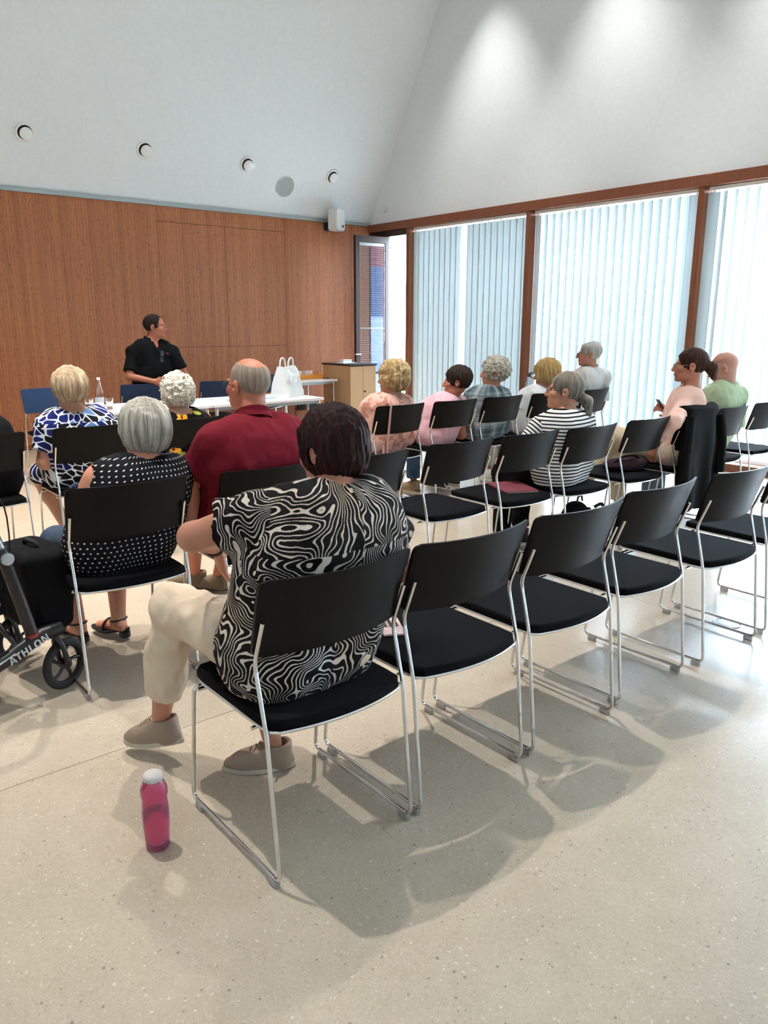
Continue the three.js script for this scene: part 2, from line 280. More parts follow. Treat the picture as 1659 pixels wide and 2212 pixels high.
{
  const s = thing('wall_loudspeaker', 'white rounded loudspeaker on a dark bracket above the corner of the wooden wall', 'loudspeaker', [7.1, 2.97, ZW + 0.21], 0.42);
  const sh = new THREE.Shape(); const w = 0.108, h = 0.138, r = 0.04; sh.moveTo(-w + r, -h); sh.lineTo(w - r, -h); sh.quadraticCurveTo(w, -h, w, -h + r); sh.lineTo(w * 0.94, h - r); sh.quadraticCurveTo(w * 0.94, h, w * 0.94 - r, h); sh.lineTo(-w * 0.94 + r, h); sh.quadraticCurveTo(-w * 0.94, h, -w * 0.94, h - r); sh.lineTo(-w, -h + r); sh.quadraticCurveTo(-w, -h, -w + r, -h);
  part('housing', new THREE.ExtrudeGeometry(sh, { depth: 0.13, bevelEnabled: true, bevelSize: 0.012, bevelThickness: 0.014, bevelSegments: 4, curveSegments: 8 }).translate(0, 0, -0.09), std(0xe2e3e0, 0.55), s);
  part('badge', rbox(0.045, 0.032, 0.006, 0.003, 0.052, -0.085, 0.055), M.black, s);
  part('bracket', [rbox(0.05, 0.06, 0.16, 0.006, -0.02, -0.06, -0.14), rbox(0.12, 0.1, 0.016, 0.004, -0.06, -0.1, -0.17)], M.blackMatte, s);
}
single('sensor', [rbox(0.05, 0.075, 0.035, 0.008, 0, 0, 0), cyl(0.009, 0.009, 0.02, 0, 0.02, -0.03, 10).rotateZ(0)], M.white, 'small white sensor box on the white wall above the door', 'sensor', [XW - 0.016, 3.165, -9.5], -Math.PI / 2);
// ---------------------------------------------------------------- chairs
M.seatFabric = new THREE.MeshPhysicalMaterial({ color: 0x060608, roughness: 0.95, specularIntensity: 0.25, bumpMap: fabricBump, bumpScale: 0.0006 });
M.backLaminate = new THREE.MeshPhysicalMaterial({ color: 0x09090b, roughness: 0.42, specularIntensity: 0.32, bumpMap: texture(128, 0.02, (u, v) => 128 + 50 * tnoise(u / 0.02 * 32, v / 0.02 * 32, 32, 4), false), bumpScale: 0.0001 });
M.backBlueSheen = std(0x123055, 0.4);  // blue window reflection on black backs, painted in as their colour
const LW = 0.236;
function backrestGeo() {
  const W = 0.246, y0 = 0.652, y1 = 0.882, t = 0.005, nu = 18, nv = 12, r = 0.022; const pos = [], idx = [], uv = [];
  const pt = (a, v, s) => {                                          // a -1..1, v 0..1, s -1/1 side
    const y = y0 + (y1 - y0) * v, dv = Math.min(v, 1 - v) * (y1 - y0), ww = (dv < r ? W - r + Math.sqrt(r * r - (r - dv) ** 2) : W) * (0.985 + 0.03 * v);
    const x = a * ww, q = x / W; return [x, y, -0.052 + 0.072 * Math.pow(v, 1.15) + 0.058 * (1 - q * q) + s * t - 0.003];
  };
  for (const s of [-1, 1]) for (let j = 0; j <= nv; j++) for (let i = 0; i <= nu; i++) { const v = j <= 3 ? j / 3 * 0.095 : j >= nv - 3 ? 1 - (nv - j) / 3 * 0.095 : 0.095 + (j - 3) / (nv - 6) * 0.81; const p = pt(i / nu * 2 - 1, v, s); pos.push(...p); uv.push(p[0], p[1]); }
  const n = (nu + 1) * (nv + 1), w = nu + 1;
  for (let j = 0; j < nv; j++) for (let i = 0; i < nu; i++) { const a = j * w + i; idx.push(a, a + w, a + 1, a + 1, a + w, a + w + 1); const b = a + n; idx.push(b, b + 1, b + w, b + 1, b + w + 1, b + w); }
  const g = new THREE.BufferGeometry(); g.setAttribute('position', new THREE.Float32BufferAttribute(pos, 3)); g.setAttribute('uv', new THREE.Float32BufferAttribute(uv, 2)); g.setIndex(idx); g.computeVertexNormals();
  const rim = []; for (let i = 0; i <= nu; i++) rim.push(i); for (let j = 1; j <= nv; j++) rim.push(j * w + nu); for (let i = nu - 1; i >= 0; i--) rim.push(nv * w + i); for (let j = nv - 1; j > 0; j--) rim.push(j * w);
  const e = [], eu = []; for (let k = 0; k < rim.length; k++) { const a = rim[k], b = rim[(k + 1) % rim.length], P = (q) => pos.slice(q * 3, q * 3 + 3); for (const q of [a, b, a + n, b, b + n, a + n]) { e.push(...P(q)); eu.push(0, 0); } }
  const h = new THREE.BufferGeometry(); h.setAttribute('position', new THREE.Float32BufferAttribute(e, 3)); h.setAttribute('uv', new THREE.Float32BufferAttribute(eu, 2)); h.computeVertexNormals();
  return mergeGeometries([g.toNonIndexed(), h]);
}
function seatOutline(grow = 0) {
  const s = [], W = 0.226 + grow, zf = -0.452 - grow, zr = 0.0 + grow;   // zr at the corners, bulging backwards in the middle
  const P = [[-W, zr - 0.05], [-W * 0.985, zr - 0.004], [-W * 0.93, zr + 0.006]];
  for (let i = 0; i <= 10; i++) { const a = -0.9 + 1.8 * i / 10; P.push([W * a, zr + 0.006 + 0.042 * (1 - a * a)]); }
  P.push([W * 0.93, zr + 0.006], [W * 0.985, zr - 0.004], [W, zr - 0.05]);
  P.push([W, zf + 0.06], [W * 0.975, zf + 0.018], [W * 0.9, zf]); P.push([0, zf - 0.008]); P.push([-W * 0.9, zf], [-W * 0.975, zf + 0.018], [-W, zf + 0.06]);
  return P;
}
function seatGeo() {
  const g = new THREE.ExtrudeGeometry(new THREE.Shape(seatOutline(-0.010).map(([x, z]) => new THREE.Vector2(x, z))), { depth: 0.014, bevelEnabled: true, bevelSize: 0.012, bevelThickness: 0.011, bevelSegments: 4 });
  g.rotateX(Math.PI / 2); g.translate(0, 0.4715, 0); return g;
}
const chairG = {
  back: backrestGeo(), seat: seatGeo(),
  rim: rod(seatOutline(0.002).map(([x, z]) => [x, 0.452, z]), 0.0055, 0.012, 6, true),
  side: [-1, 1].map((s) => rod([[s * LW, 0.765, 0.004], [s * LW, 0.633, -0.047], [s * LW, 0.456, 0], [s * LW, 0.024, 0.046], [s * LW, 0.024, -0.476], [s * LW, 0.425, -0.425], [s * LW * 0.4, 0.425, -0.425]], 0.0066, 0.03)),
  bar: rod([[-LW, 0.435, -0.08], [LW, 0.435, -0.08]], 0.006), under: rod([[-LW, 0.425, -0.40], [LW, 0.425, -0.40]], 0.006), glide: rbox(0.018, 0.02, 0.042, 0.004),
};
function makeChair(backMat = M.backLaminate) {
  const c = thing('stacking_chair', '', 'chair');
  part('seat', chairG.seat, M.seatFabric, c); part('seat_rim', chairG.rim, M.chrome, c); part('backrest', chairG.back, backMat, c);
  for (const i of [0, 1]) part('side_frame', chairG.side[i], M.chrome, c);
  part('crossbar', chairG.bar, M.chrome, c); part('crossbar', chairG.under, M.chrome, c);
  for (const s of [-1, 1]) for (const z of [0.012, -0.43]) { const g = part('glide', chairG.glide, M.clearPlastic, c); g.position.set(s * LW, 0.0105, z); }
  return c;
}
const chairSpots = [
  // x, z, turn, label, mat, group
  [1.163, -1.61, 0, 'black chair nearest the camera, sat on by the zebra blouse woman'],
  [1.678, -1.61, 0, 'empty black chair with a pale phone on its seat, right of the zebra blouse woman'],
  [2.215, -1.61, 0, 'empty black chair, third from the left in the nearest row'],
  [2.785, -1.64, 0, 'empty black chair, fourth from the left in the nearest row'],
  [3.385, -1.61, -0.02, 'empty black chair, fifth from the left in the nearest row'],
  [3.97, -1.60, -0.03, 'black chair cut off by the right edge in the nearest row'],
  [1.145, -3.02, -0.03, 'black chair under the woman in the dotted top'],
  [1.78, -2.97, 0, 'black chair under the man in the dark red shirt'],
  [2.34, -2.96, 0, 'empty black chair right behind the dark haired zebra blouse woman'],
  [2.995, -2.98, 0, 'empty black chair between the zebra blouse and the chair with the red folder'],
  [3.56, -2.96, 0, 'black chair with the red folder on its seat'],
  [4.10, -2.92, 0, 'black chair under the woman in the striped top'],
  [4.735, -2.92, 0, 'black chair with the dark purple bag on its seat'],
  [5.33, -2.9, 0.05, 'black chair covered by the long black coat'],
  [5.93, -2.93, 0.06, 'black chair under the man in the green shirt'],
  [6.56, -2.96, 0.04, 'empty black chair cut off by the right edge before the bright window'],
  [1.0, -4.86, 0, 'black chair at the left edge with a black rucksack on it'],
  [1.66, -4.88, 0, 'black chair under the woman in the blue and white dress'],
  [2.29, -4.86, 0, 'black chair under the white curly haired woman in the flowered dress'],
  [4.0, -4.66, 0, 'black chair with the pink strap, under the woman in the pink blouse'],
  [4.60, -4.65, 0, 'black chair under the dark haired woman in the pink shirt'],
  [5.19, -4.65, 0, 'black chair under the woman in the checked shirt'],
  [5.80, -4.63, 0, 'black chair under the blonde woman in white'],
  [6.48, -4.60, 0.12, 'black chair under the man in the white shirt'],
];
const chair0 = makeChair();
chairSpots.forEach(([x, z, turn, label], i) => {
  const c = i ? copyOf(chair0, label, [x, 0, z], turn) : chair0; c.userData = { label, category: 'chair', group: 'black stacking chairs in rows' }; c.position.set(x, 0, z); c.rotation.y = turn;
});
const chairB = makeChair(M.backBlueSheen);
[[2.30, -7.95, Math.PI, 'black chair with painted blue reflection at the left end behind the white table'], [3.28, -7.98, Math.PI, 'black chair with painted blue reflection behind the standing man'], [4.14, -7.9, Math.PI + 0.05, 'black chair with painted blue reflection behind the middle of the white tables'], [5.25, -8.6, Math.PI - 0.4, 'black chair with painted blue reflection behind the white carrier bag']].forEach(([x, z, turn, label], i) => {
  const c = i ? copyOf(chairB, label, [x, 0, z], turn) : chairB; c.userData = { label, category: 'chair', group: 'chairs with painted blue reflection at the front tables' }; c.position.set(x, 0, z); c.rotation.y = turn;
});
// ---------------------------------------------------------------- tables and cabinet at the front
function table(label, x0, x1, z0, z1, top = 0.73) {
  const w = x1 - x0, d = z1 - z0, t = thing('folding_table', label, 'table', [(x0 + x1) / 2, 0, (z0 + z1) / 2], 0, 'white tables at the front');
  part('tabletop', rbox(w, 0.028, d, 0.006, 0, top - 0.014, 0), M.whiteGloss, t);
  part('apron', [box(w - 0.12, 0.035, 0.02, 0, top - 0.047, d / 2 - 0.06), box(w - 0.12, 0.035, 0.02, 0, top - 0.047, -d / 2 + 0.06), box(0.02, 0.035, d - 0.12, w / 2 - 0.06, top - 0.047, 0), box(0.02, 0.035, d - 0.12, -w / 2 + 0.06, top - 0.047, 0)], M.steel, t);
  for (const a of [-1, 1]) for (const b of [-1, 1]) { const l = part('leg', cyl(0.016, 0.016, top - 0.04, a * (w / 2 - 0.045), (top - 0.04) / 2 + 0.004, b * (d / 2 - 0.045), 14), M.chrome, t); part('foot_cap', cyl(0.018, 0.019, 0.02, a * (w / 2 - 0.045), 0.0105, b * (d / 2 - 0.045), 14), M.rubber, l); }
  return t;
}
table('white table with the water bottle and glasses in front of the speaker', 2.2, 3.5, -7.6, -6.85);
table('white table with the white carrier bag standing on it', 3.51, 4.81, -7.6, -6.85);
table('white side table with the orange tray against the wooden wall', 5.5, 6.56, -9.75, -9.0, 0.73);
{
  const c = thing('cabinet', 'pale beech cabinet with a dark top next to the glass door', 'cabinet', [6.83, 0, -9.09]); const w = 0.46, d = 0.66, H = 0.92;
  part('body', box(w, H - 0.06, d - 0.02, 0, H / 2 + 0.03, -0.01), M.beech, c); part('plinth', box(w - 0.04, 0.06, d - 0.06, 0, 0.03, -0.01), M.blackMatte, c);
  part('top_board', rbox(w + 0.03, 0.026, d + 0.03, 0.004, 0, H + 0.013, 0), std(0x1c1a1c, 0.35), c);
  for (const s of [-1, 1]) { const dr = part('door', rbox(w / 2 - 0.004, H - 0.075, 0.018, 0.002, s * w / 4, H / 2 + 0.03, d / 2 - 0.011), M.beech, c); if (s > 0) part('knob', cyl(0.012, 0.012, 0.02, 0, 0, 0, 14).rotateX(Math.PI / 2).translate(0.025, 0.56, d / 2 + 0.008), M.black, dr); }
}
// ---------------------------------------------------------------- smooth solids: distance fields meshed by surface nets
function iso(f, lo, hi, c) {
  const n = [0, 1, 2].map((k) => Math.ceil((hi[k] - lo[k]) / c) + 1), [nx, ny, nz] = n, val = new Float32Array(nx * ny * nz), B = 4, I = (i, j, k) => (k * ny + j) * nx + i;
  for (let bk = 0; bk < nz; bk += B) for (let bj = 0; bj < ny; bj += B) for (let bi = 0; bi < nx; bi += B) {
    const m = f(lo[0] + (bi + 1.5) * c, lo[1] + (bj + 1.5) * c, lo[2] + (bk + 1.5) * c), far = Math.abs(m) > B * c * 1.35;
    for (let k = bk; k < Math.min(bk + B, nz); k++) for (let j = bj; j < Math.min(bj + B, ny); j++) for (let i = bi; i < Math.min(bi + B, nx); i++) val[I(i, j, k)] = far ? m : f(lo[0] + i * c, lo[1] + j * c, lo[2] + k * c);
  }
  const vid = new Int32Array(nx * ny * nz).fill(-1), pos = [], idx = [];
  for (let k = 0; k + 1 < nz; k++) for (let j = 0; j + 1 < ny; j++) for (let i = 0; i + 1 < nx; i++) {
    let sx = 0, sy = 0, sz = 0, m = 0, neg = 0; const o = I(i, j, k), v = [];
    for (let q = 0; q < 8; q++) { v[q] = val[o + (q & 1) + ((q >> 1) & 1) * nx + (q >> 2) * nx * ny]; if (v[q] < 0) neg++; }
    if (neg === 0 || neg === 8) continue;
    for (const [a, b] of EDGES) if ((v[a] < 0) !== (v[b] < 0)) { const t = v[a] / (v[a] - v[b]); sx += (a & 1) + ((b & 1) - (a & 1)) * t; sy += ((a >> 1) & 1) + (((b >> 1) & 1) - ((a >> 1) & 1)) * t; sz += (a >> 2) + ((b >> 2) - (a >> 2)) * t; m++; }
    vid[o] = pos.length / 3; pos.push(lo[0] + (i + sx / m) * c, lo[1] + (j + sy / m) * c, lo[2] + (k + sz / m) * c);
  }
  const quad = (a, b, d, e, flip) => { if (a < 0 || b < 0 || d < 0 || e < 0) return; flip ? idx.push(a, d, b, a, e, d) : idx.push(a, b, d, a, d, e); };
  const sY = nx, sZ = nx * ny;
  for (let k = 1; k + 1 < nz; k++) for (let j = 1; j + 1 < ny; j++) for (let i = 1; i + 1 < nx; i++) {
    const o = I(i, j, k), s = val[o] < 0;
    if (s !== val[o + 1] < 0) quad(vid[o - sY - sZ], vid[o - sZ], vid[o], vid[o - sY], !s);
    if (s !== val[o + sY] < 0) quad(vid[o - 1 - sZ], vid[o - 1], vid[o], vid[o - sZ], !s);
    if (s !== val[o + sZ] < 0) quad(vid[o - 1 - sY], vid[o - sY], vid[o], vid[o - 1], !s);
  }
  const nor = new Float32Array(pos.length), e = c * 0.5;
  for (let q = 0; q < pos.length; q += 3) {
    const x = pos[q], y = pos[q + 1], z = pos[q + 2], a = f(x + e, y, z) - f(x - e, y, z), b = f(x, y + e, z) - f(x, y - e, z), d = f(x, y, z + e) - f(x, y, z - e), l = Math.hypot(a, b, d) || 1;
    nor[q] = a / l; nor[q + 1] = b / l; nor[q + 2] = d / l;
  }
  const g = new THREE.BufferGeometry(); g.setAttribute('position', new THREE.Float32BufferAttribute(pos, 3)); g.setAttribute('normal', new THREE.BufferAttribute(nor, 3)); g.setAttribute('uv', new THREE.Float32BufferAttribute(new Float32Array(pos.length / 3 * 2), 2)); g.setIndex(idx);
  return g;
}
const EDGES = [[0, 1], [2, 3], [4, 5], [6, 7], [0, 2], [1, 3], [4, 6], [5, 7], [0, 4], [1, 5], [2, 6], [3, 7]];
const smin = (a, b, k) => { const h = Math.max(k - Math.abs(a - b), 0) / k; return Math.min(a, b) - h * h * k * 0.25; };
// tapered capsule; flat = 1 cuts it square at the b end
const P = (a, b, ra, rb, k = 0.02, flat = 0) => { const d = [b[0] - a[0], b[1] - a[1], b[2] - a[2]]; return { a, d, l2: d[0] ** 2 + d[1] ** 2 + d[2] ** 2 || 1e-9, ra, rb, k, flat }; };
function cap(p, x, y, z) {
  const px = x - p.a[0], py = y - p.a[1], pz = z - p.a[2]; let h = (px * p.d[0] + py * p.d[1] + pz * p.d[2]) / p.l2; const hh = h; h = h < 0 ? 0 : h > 1 ? 1 : h;
  const dx = px - p.d[0] * h, dy = py - p.d[1] * h, dz = pz - p.d[2] * h; let r = Math.sqrt(dx * dx + dy * dy + dz * dz) - (p.ra + (p.rb - p.ra) * h);
  if (p.flat) r = Math.max(r, (hh - 1) * Math.sqrt(p.l2)); return r;
}
const blend = (list, grow = 0) => (x, y, z) => { let d = 1e3; for (const p of list) d = smin(d, cap(p, x, y, z) - grow, p.k); return d; };
const ell = (x, y, z, c, r) => { const a = (x - c[0]) / r[0], b = (y - c[1]) / r[1], d = (z - c[2]) / r[2], k0 = Math.sqrt(a * a + b * b + d * d), k1 = Math.sqrt((a / r[0]) ** 2 + (b / r[1]) ** 2 + (d / r[2]) ** 2); return k1 < 1e-9 ? -Math.min(...r) : k0 * (k0 - 1) / k1; };
const mix = (a, b, t) => a.map((v, i) => v + (b[i] - v) * t), add = (a, b) => a.map((v, i) => v + b[i]), sub = (a, b) => a.map((v, i) => v - b[i]), mul = (a, s) => a.map((v) => v * s), len = (a) => Math.hypot(...a), norm = (a) => mul(a, 1 / (len(a) || 1)), cross = (a, b) => [a[1] * b[2] - a[2] * b[1], a[2] * b[0] - a[0] * b[2], a[0] * b[1] - a[1] * b[0]], dot = (a, b) => a[0] * b[0] + a[1] * b[1] + a[2] * b[2];
const bounds = (list, pad) => { const lo = [1e9, 1e9, 1e9], hi = [-1e9, -1e9, -1e9]; for (const p of list) for (const e of [p.a, add(p.a, p.d)]) for (let i = 0; i < 3; i++) { const r = Math.max(p.ra, p.rb) + pad; lo[i] = Math.min(lo[i], e[i] - r); hi[i] = Math.max(hi[i], e[i] + r); } return [lo, hi]; };
function tint(g, fn) { const p = g.attributes.position, c = new Float32Array(p.count * 3); for (let i = 0; i < p.count; i++) { const q = fn(p.getX(i), p.getY(i), p.getZ(i), g.attributes.normal, i); c.set(q, i * 3); } g.setAttribute('color', new THREE.BufferAttribute(c, 3)); return g; }
const lin = (hex) => { const c = new THREE.Color(hex); return [c.r, c.g, c.b]; };
const skinMat = new THREE.MeshPhysicalMaterial({ color: 0xffffff, vertexColors: true, roughness: 0.52, sheen: 0.15, sheenRoughness: 0.6, sheenColor: new THREE.Color(0.6, 0.35, 0.28) });
const hairMat = new THREE.MeshPhysicalMaterial({ color: 0xffffff, vertexColors: true, roughness: 0.7, specularIntensity: 0.35 });
const cloth = (color, extra = {}) => new THREE.MeshPhysicalMaterial({ color, roughness: 0.9, specularIntensity: 0.3, bumpMap: fabricBump, bumpScale: 0.0004, ...extra });
// the head, in its own frame: face towards -z
function headField(o) {
  const fem = o.fem ? 1 : 0, jw = fem ? 0.92 : 1.04;
  return (x, y, z) => {
    const ax = Math.abs(x);
    let d = ell(x, y, z, [0, 0.032, 0.014], [0.077, 0.088, 0.099]);
    d = smin(d, ell(ax, y, z, [0, -0.035, -0.027], [0.063 * jw, 0.083, 0.072]), 0.03);
    d = smin(d, ell(ax, y, z, [0.02, -0.078, -0.035], [0.036 * jw, 0.03, 0.045]), 0.03);
    d = smin(d, ell(x, y, z, [0, -0.098, -0.082], [0.02, 0.016, 0.016]), 0.022);               // chin
    d = smin(d, ell(ax, y, z, [0.042, -0.022, -0.068], [0.022, 0.02, 0.02]), 0.02);             // cheek
    d = smin(d, ell(ax, y, z, [0.026, 0.022, -0.086], [0.028, 0.008, 0.012]), 0.012);           // brow
    d = Math.max(d, -(Math.hypot(ax - 0.031, y - 0.004, z + 0.104) - 0.017) * 0.8 + 0) ;        // socket
    d = smin(d, Math.hypot(ax - 0.031, y - 0.003, z + 0.081) - 0.0128, 0.004);                  // eye
    d = smin(d, cap(NOSE1, x, y, z), 0.012); d = smin(d, cap(NOSE2, ax, y, z), 0.008);
    d = smin(d, ell(x, y, z, [0, -0.0585, -0.097], [0.021, 0.0065, 0.009]), 0.006); d = smin(d, ell(x, y, z, [0, -0.0695, -0.095], [0.018, 0.007, 0.009]), 0.005);
    const er = Math.max(ell(ax, y, z, [0.082, -0.004, 0.012], [0.012, 0.033, 0.021]), -(Math.hypot(ax - 0.094, y + 0.002, z - 0.006) - 0.013));
    return smin(d, er, 0.008);
  };
}
const NOSE1 = P([0, 0.012, -0.094], [0, -0.03, -0.116], 0.0085, 0.0115), NOSE2 = P([0.004, -0.034, -0.106], [0.011, -0.036, -0.1], 0.009, 0.008);
// hair styles: returns a field in the head frame
function hairField(h) {
  const off = h.off ?? 0.02, amp = h.amp ?? 0.006, fr = h.freq ?? 55, nape = h.nape ?? -0.075, side = h.side ?? -0.06, front = h.front ?? 0.055;
  return (x, y, z) => {
    const ax = Math.abs(x);
    let d = ell(x, y, z, [0, 0.034 + (h.lift ?? 0), 0.02 + (h.back ?? 0) * 0.3], [0.077 + off * (h.wide ?? 1), 0.088 + off, 0.1 + off + (h.back ?? 0)]);
    if (h.drop) d = smin(d, ell(x, y, z, [0, -0.02, 0.022], [0.074 + off * (h.wide ?? 1), 0.09, 0.086 + off]), 0.03);
    if (h.extra) for (const q of h.extra) d = smin(d, cap(q, x, y, z), q.k);
    // strand and curl relief
    const st = h.curl ? noise(x * fr, y * fr, z * fr) + 0.5 * noise(x * fr * 2.1, y * fr * 2.1, z * fr * 2.1) : noise(x * fr * 1.6, y * fr * 0.35, z * fr * 1.6) + 0.6 * noise(Math.atan2(x, z + 0.001) * 14, y * 12, 3);
    d -= amp * st;
    // face opening, neckline and ears
    const faceY = front - 0.10, fz = -0.115; d = Math.max(d, -ell(ax, y, z, [0, faceY - 0.0, fz], [h.faceW ?? 0.068, 0.105, h.faceD ?? 0.085]));
    const low = z > 0.02 ? nape : side + (nape - side) * Math.max(0, Math.min(1, (z + 0.03) / 0.05)); d = Math.max(d, low - y + 0.006 * noise(x * 40, 1, z * 40));
    if (h.ears !== false) d = Math.max(d, -ell(ax, y, z, [0.092, -0.008, 0.008], [0.03, h.earH ?? 0.032, 0.02]));
    if (h.bald) d = Math.max(d, -ell(ax, y, z, h.baldC ?? [0, 0.14, -0.03], h.bald));
    if (h.tail) { for (const q of h.tail) d = smin(d, cap(q, x, y, z) - 0.004 * noise(x * 70, y * 22, z * 70), q.k); }
    return d;
  };
}
// a hand: wrist, pointing direction, palm normal; side +1 right, -1 left
function handList(w, dir, pn, side, curl = 0.5, s = 1) {
  const d = norm(dir), n0 = norm(sub(pn, mul(d, dot(pn, d)))), sdv = mul(cross(d, n0), side), L = [];
  const at = (f, a, b) => add(w, add(mul(d, f * s), add(mul(sdv, a * s), mul(n0, b * s))));
  for (const a of [-0.026, -0.009, 0.009, 0.026]) L.push(P(at(0.0, a * 0.75, 0), at(0.082, a, 0), 0.0145 * s, 0.0125 * s, 0.012 * s));
  [[-0.028, 0.058], [-0.0095, 0.066], [0.0095, 0.074], [0.027, 0.068]].forEach(([a, l], i) => {
    let p = at(0.085, a, 0), ang = curl * 0.6; const seg = [0.45, 0.32, 0.26];
    for (let k = 0; k < 3; k++) { const dd = add(mul(d, Math.cos(ang)), mul(n0, Math.sin(ang))), q = add(p, mul(norm(dd), l * seg[k] * s * 1.15)); L.push(P(p, q, (0.0092 - 0.0008 * k) * s, (0.0085 - 0.0008 * k) * s, 0.003)); p = q; ang += curl; }
  });
  let p = at(0.02, 0.024, 0.004), q = at(0.05, 0.05, 0.018), r = at(0.078, 0.056, 0.03); L.push(P(p, q, 0.0135 * s, 0.011 * s, 0.008), P(q, r, 0.0105 * s, 0.0085 * s, 0.003));
  return L;
}
const SHOE1 = P([0, 0.0, -0.022], [0, 0.055, -0.026], 0.038, 0.039), SHOE2 = P([0, 0.034, 0.0], [0, 0.006, 0.1], 0.041, 0.034);
const rotY = (a) => new THREE.Matrix4().makeRotationY(a);
function person(o) {
  const [cx, cz] = o.at, base = [cx, 0, cz], b = o.bulk ?? 1, cell = o.cell ?? 0.013, fine = o.fine ?? 0.0045, fw = o.fwd ?? 0;   // fwd: hips turned
  const g = thing('person', o.label, 'person', base);
  const L = (p) => sub(p, base), H = L(o.H), J = {};
  const q = (p) => [p[0] * Math.cos(fw) + p[2] * Math.sin(fw), p[1], -p[0] * Math.sin(fw) + p[2] * Math.cos(fw)];
  const sw = o.sw ?? 0.17;
  J.hip = L(o.J?.hip ?? [cx, 0.565, cz - 0.15]); J.N = L(o.J?.N ?? add(o.H, [0, -0.155 * (o.hs ?? 1), 0.045]));
  const ax = norm(o.across ?? [Math.cos(fw), 0, -Math.sin(fw)]), fwdv = norm(cross(ax, [0, 1, 0]));   // ax: towards the right side of the body; fwdv points backwards
  for (const [s, n] of [[-1, 'L'], [1, 'R']]) {
    J['s' + n] = o.J?.['s' + n] ? L(o.J['s' + n]) : add(J.N, add(mul(ax, s * sw), [0, -0.055, 0.0]));
    J['e' + n] = o.J?.['e' + n] ? L(o.J['e' + n]) : add(J['s' + n], add(mul(ax, s * 0.055), add(mul(fwdv, -0.04), [0, -0.27, 0])));
    J['w' + n] = o.J?.['w' + n] ? L(o.J['w' + n]) : add(J['e' + n], add(mul(ax, -s * 0.11), add(mul(fwdv, -0.21), [0, -0.03, 0])));
    J['h' + n] = add(J.hip, mul(ax, s * 0.085));
    J['k' + n] = o.J?.['k' + n] ? L(o.J['k' + n]) : add(J.hip, add(mul(ax, s * 0.11), add(mul(fwdv, -0.42), [0, -0.045, 0])));
    J['a' + n] = o.J?.['a' + n] ? L(o.J['a' + n]) : [J['k' + n][0], 0.085, J['k' + n][2] + 0.02];
    J['t' + n] = o.J?.['t' + n] ? L(o.J['t' + n]) : add(J['a' + n], add(mul(fwdv, -0.13), [0, -0.05, 0]));
  }
  if (o.shift) for (const k of ['hip', 'N', 'sL', 'sR', 'hL', 'hR']) J[k] = add(J[k], [0, 0, o.shift]);
  const T = (t) => mix(J.hip, J.N, t), wide = (c, w) => [add(c, mul(ax, -w)), add(c, mul(ax, w))], bk = mul(fwdv, o.hunch ?? 0.0);
  const torso = [P(...wide(add(T(0), [0, 0.0, 0]), 0.075 * b), 0.118 * b, 0.118 * b, 0.06), P(...wide(T(0.33), 0.062 * b), 0.112 * b, 0.112 * b, 0.08), P(...wide(add(T(0.62), bk), 0.078 * b), 0.116 * b, 0.116 * b, 0.08), P(...wide(add(T(0.82), mul(bk, 0.7)), sw * 0.55), 0.1 * (0.6 + 0.4 * b), 0.1 * (0.6 + 0.4 * b), 0.06),
    P(add(J.N, [0, -0.03, 0]), J.sL, 0.058, 0.058, 0.04), P(add(J.N, [0, -0.03, 0]), J.sR, 0.058, 0.058, 0.04)];
  if (o.belly) torso.push(P(...wide(add(T(0.28), mul(fwdv, -0.05)), 0.05), 0.11 * o.belly, 0.11 * o.belly, 0.08));
  if (o.bust) torso.push(P(...wide(add(T(0.62), mul(fwdv, -0.085)), 0.07), 0.07, 0.07, 0.06));
  const al = o.armR ?? 1, arms = [], legs = [], ll = o.legR ?? 1;
  for (const n of 'LR') {
    arms.push(P(J['s' + n], J['e' + n], 0.051 * al, 0.042 * al, 0.03), P(J['e' + n], J['w' + n], 0.042 * al, 0.027 * al, 0.02));
    legs.push(P(J['h' + n], J['k' + n], 0.088 * ll, 0.06 * ll, 0.05), P(J['k' + n], mix(J['k' + n], J['a' + n], 0.35), 0.056 * ll, 0.054 * ll, 0.03), P(mix(J['k' + n], J['a' + n], 0.35), J['a' + n], 0.053 * ll, (o.shoes?.sandal ? 0.034 : 0.029) * ll, 0.03), P(add(J['a' + n], [0, -0.03, 0]), J['t' + n], o.shoes?.sandal ? 0.032 : 0.022, o.shoes?.sandal ? 0.024 : 0.014, 0.02), P(add(J['a' + n], [0, -0.03, 0]), add(J['a' + n], add(mul(fwdv, o.shoes?.sandal ? 0.035 : 0.01), [0, -0.025, 0])), o.shoes?.sandal ? 0.03 : 0.02, o.shoes?.sandal ? 0.027 : 0.018, 0.02));
  }
  const hm = new THREE.Matrix4().compose(V(...H), new THREE.Quaternion().setFromEuler(new THREE.Euler(o.pitch ?? 0, o.yaw ?? 0, o.roll ?? 0, 'YXZ')), V(1, 1, 1)), hi = hm.clone().invert().elements, hs = o.hs ?? 1;
  const toHead = (fn) => (x, y, z) => fn((hi[0] * x + hi[4] * y + hi[8] * z + hi[12]) / hs, (hi[1] * x + hi[5] * y + hi[9] * z + hi[13]) / hs, (hi[2] * x + hi[6] * y + hi[10] * z + hi[14]) / hs) * hs;
  const hp = (p) => V(...mul(p, hs)).applyMatrix4(hm).toArray();
  const neck = P(hp([0, -0.045, 0.022]), add(J.N, [0, -0.01, 0]), 0.054 * hs * (o.neck ?? 1), 0.062 * hs * (o.neck ?? 1), 0.03);
  const bodyList = [...torso, ...arms, ...legs, neck], fb = blend(bodyList, 0);
  const skin = lin(o.skin ?? '#c08a72'), pieces = [];
  const blotch = (x, y, z) => 1 + 0.06 * noise(x * 30, y * 30, z * 30) + 0.05 * noise(x * 90, y * 90, z * 90);
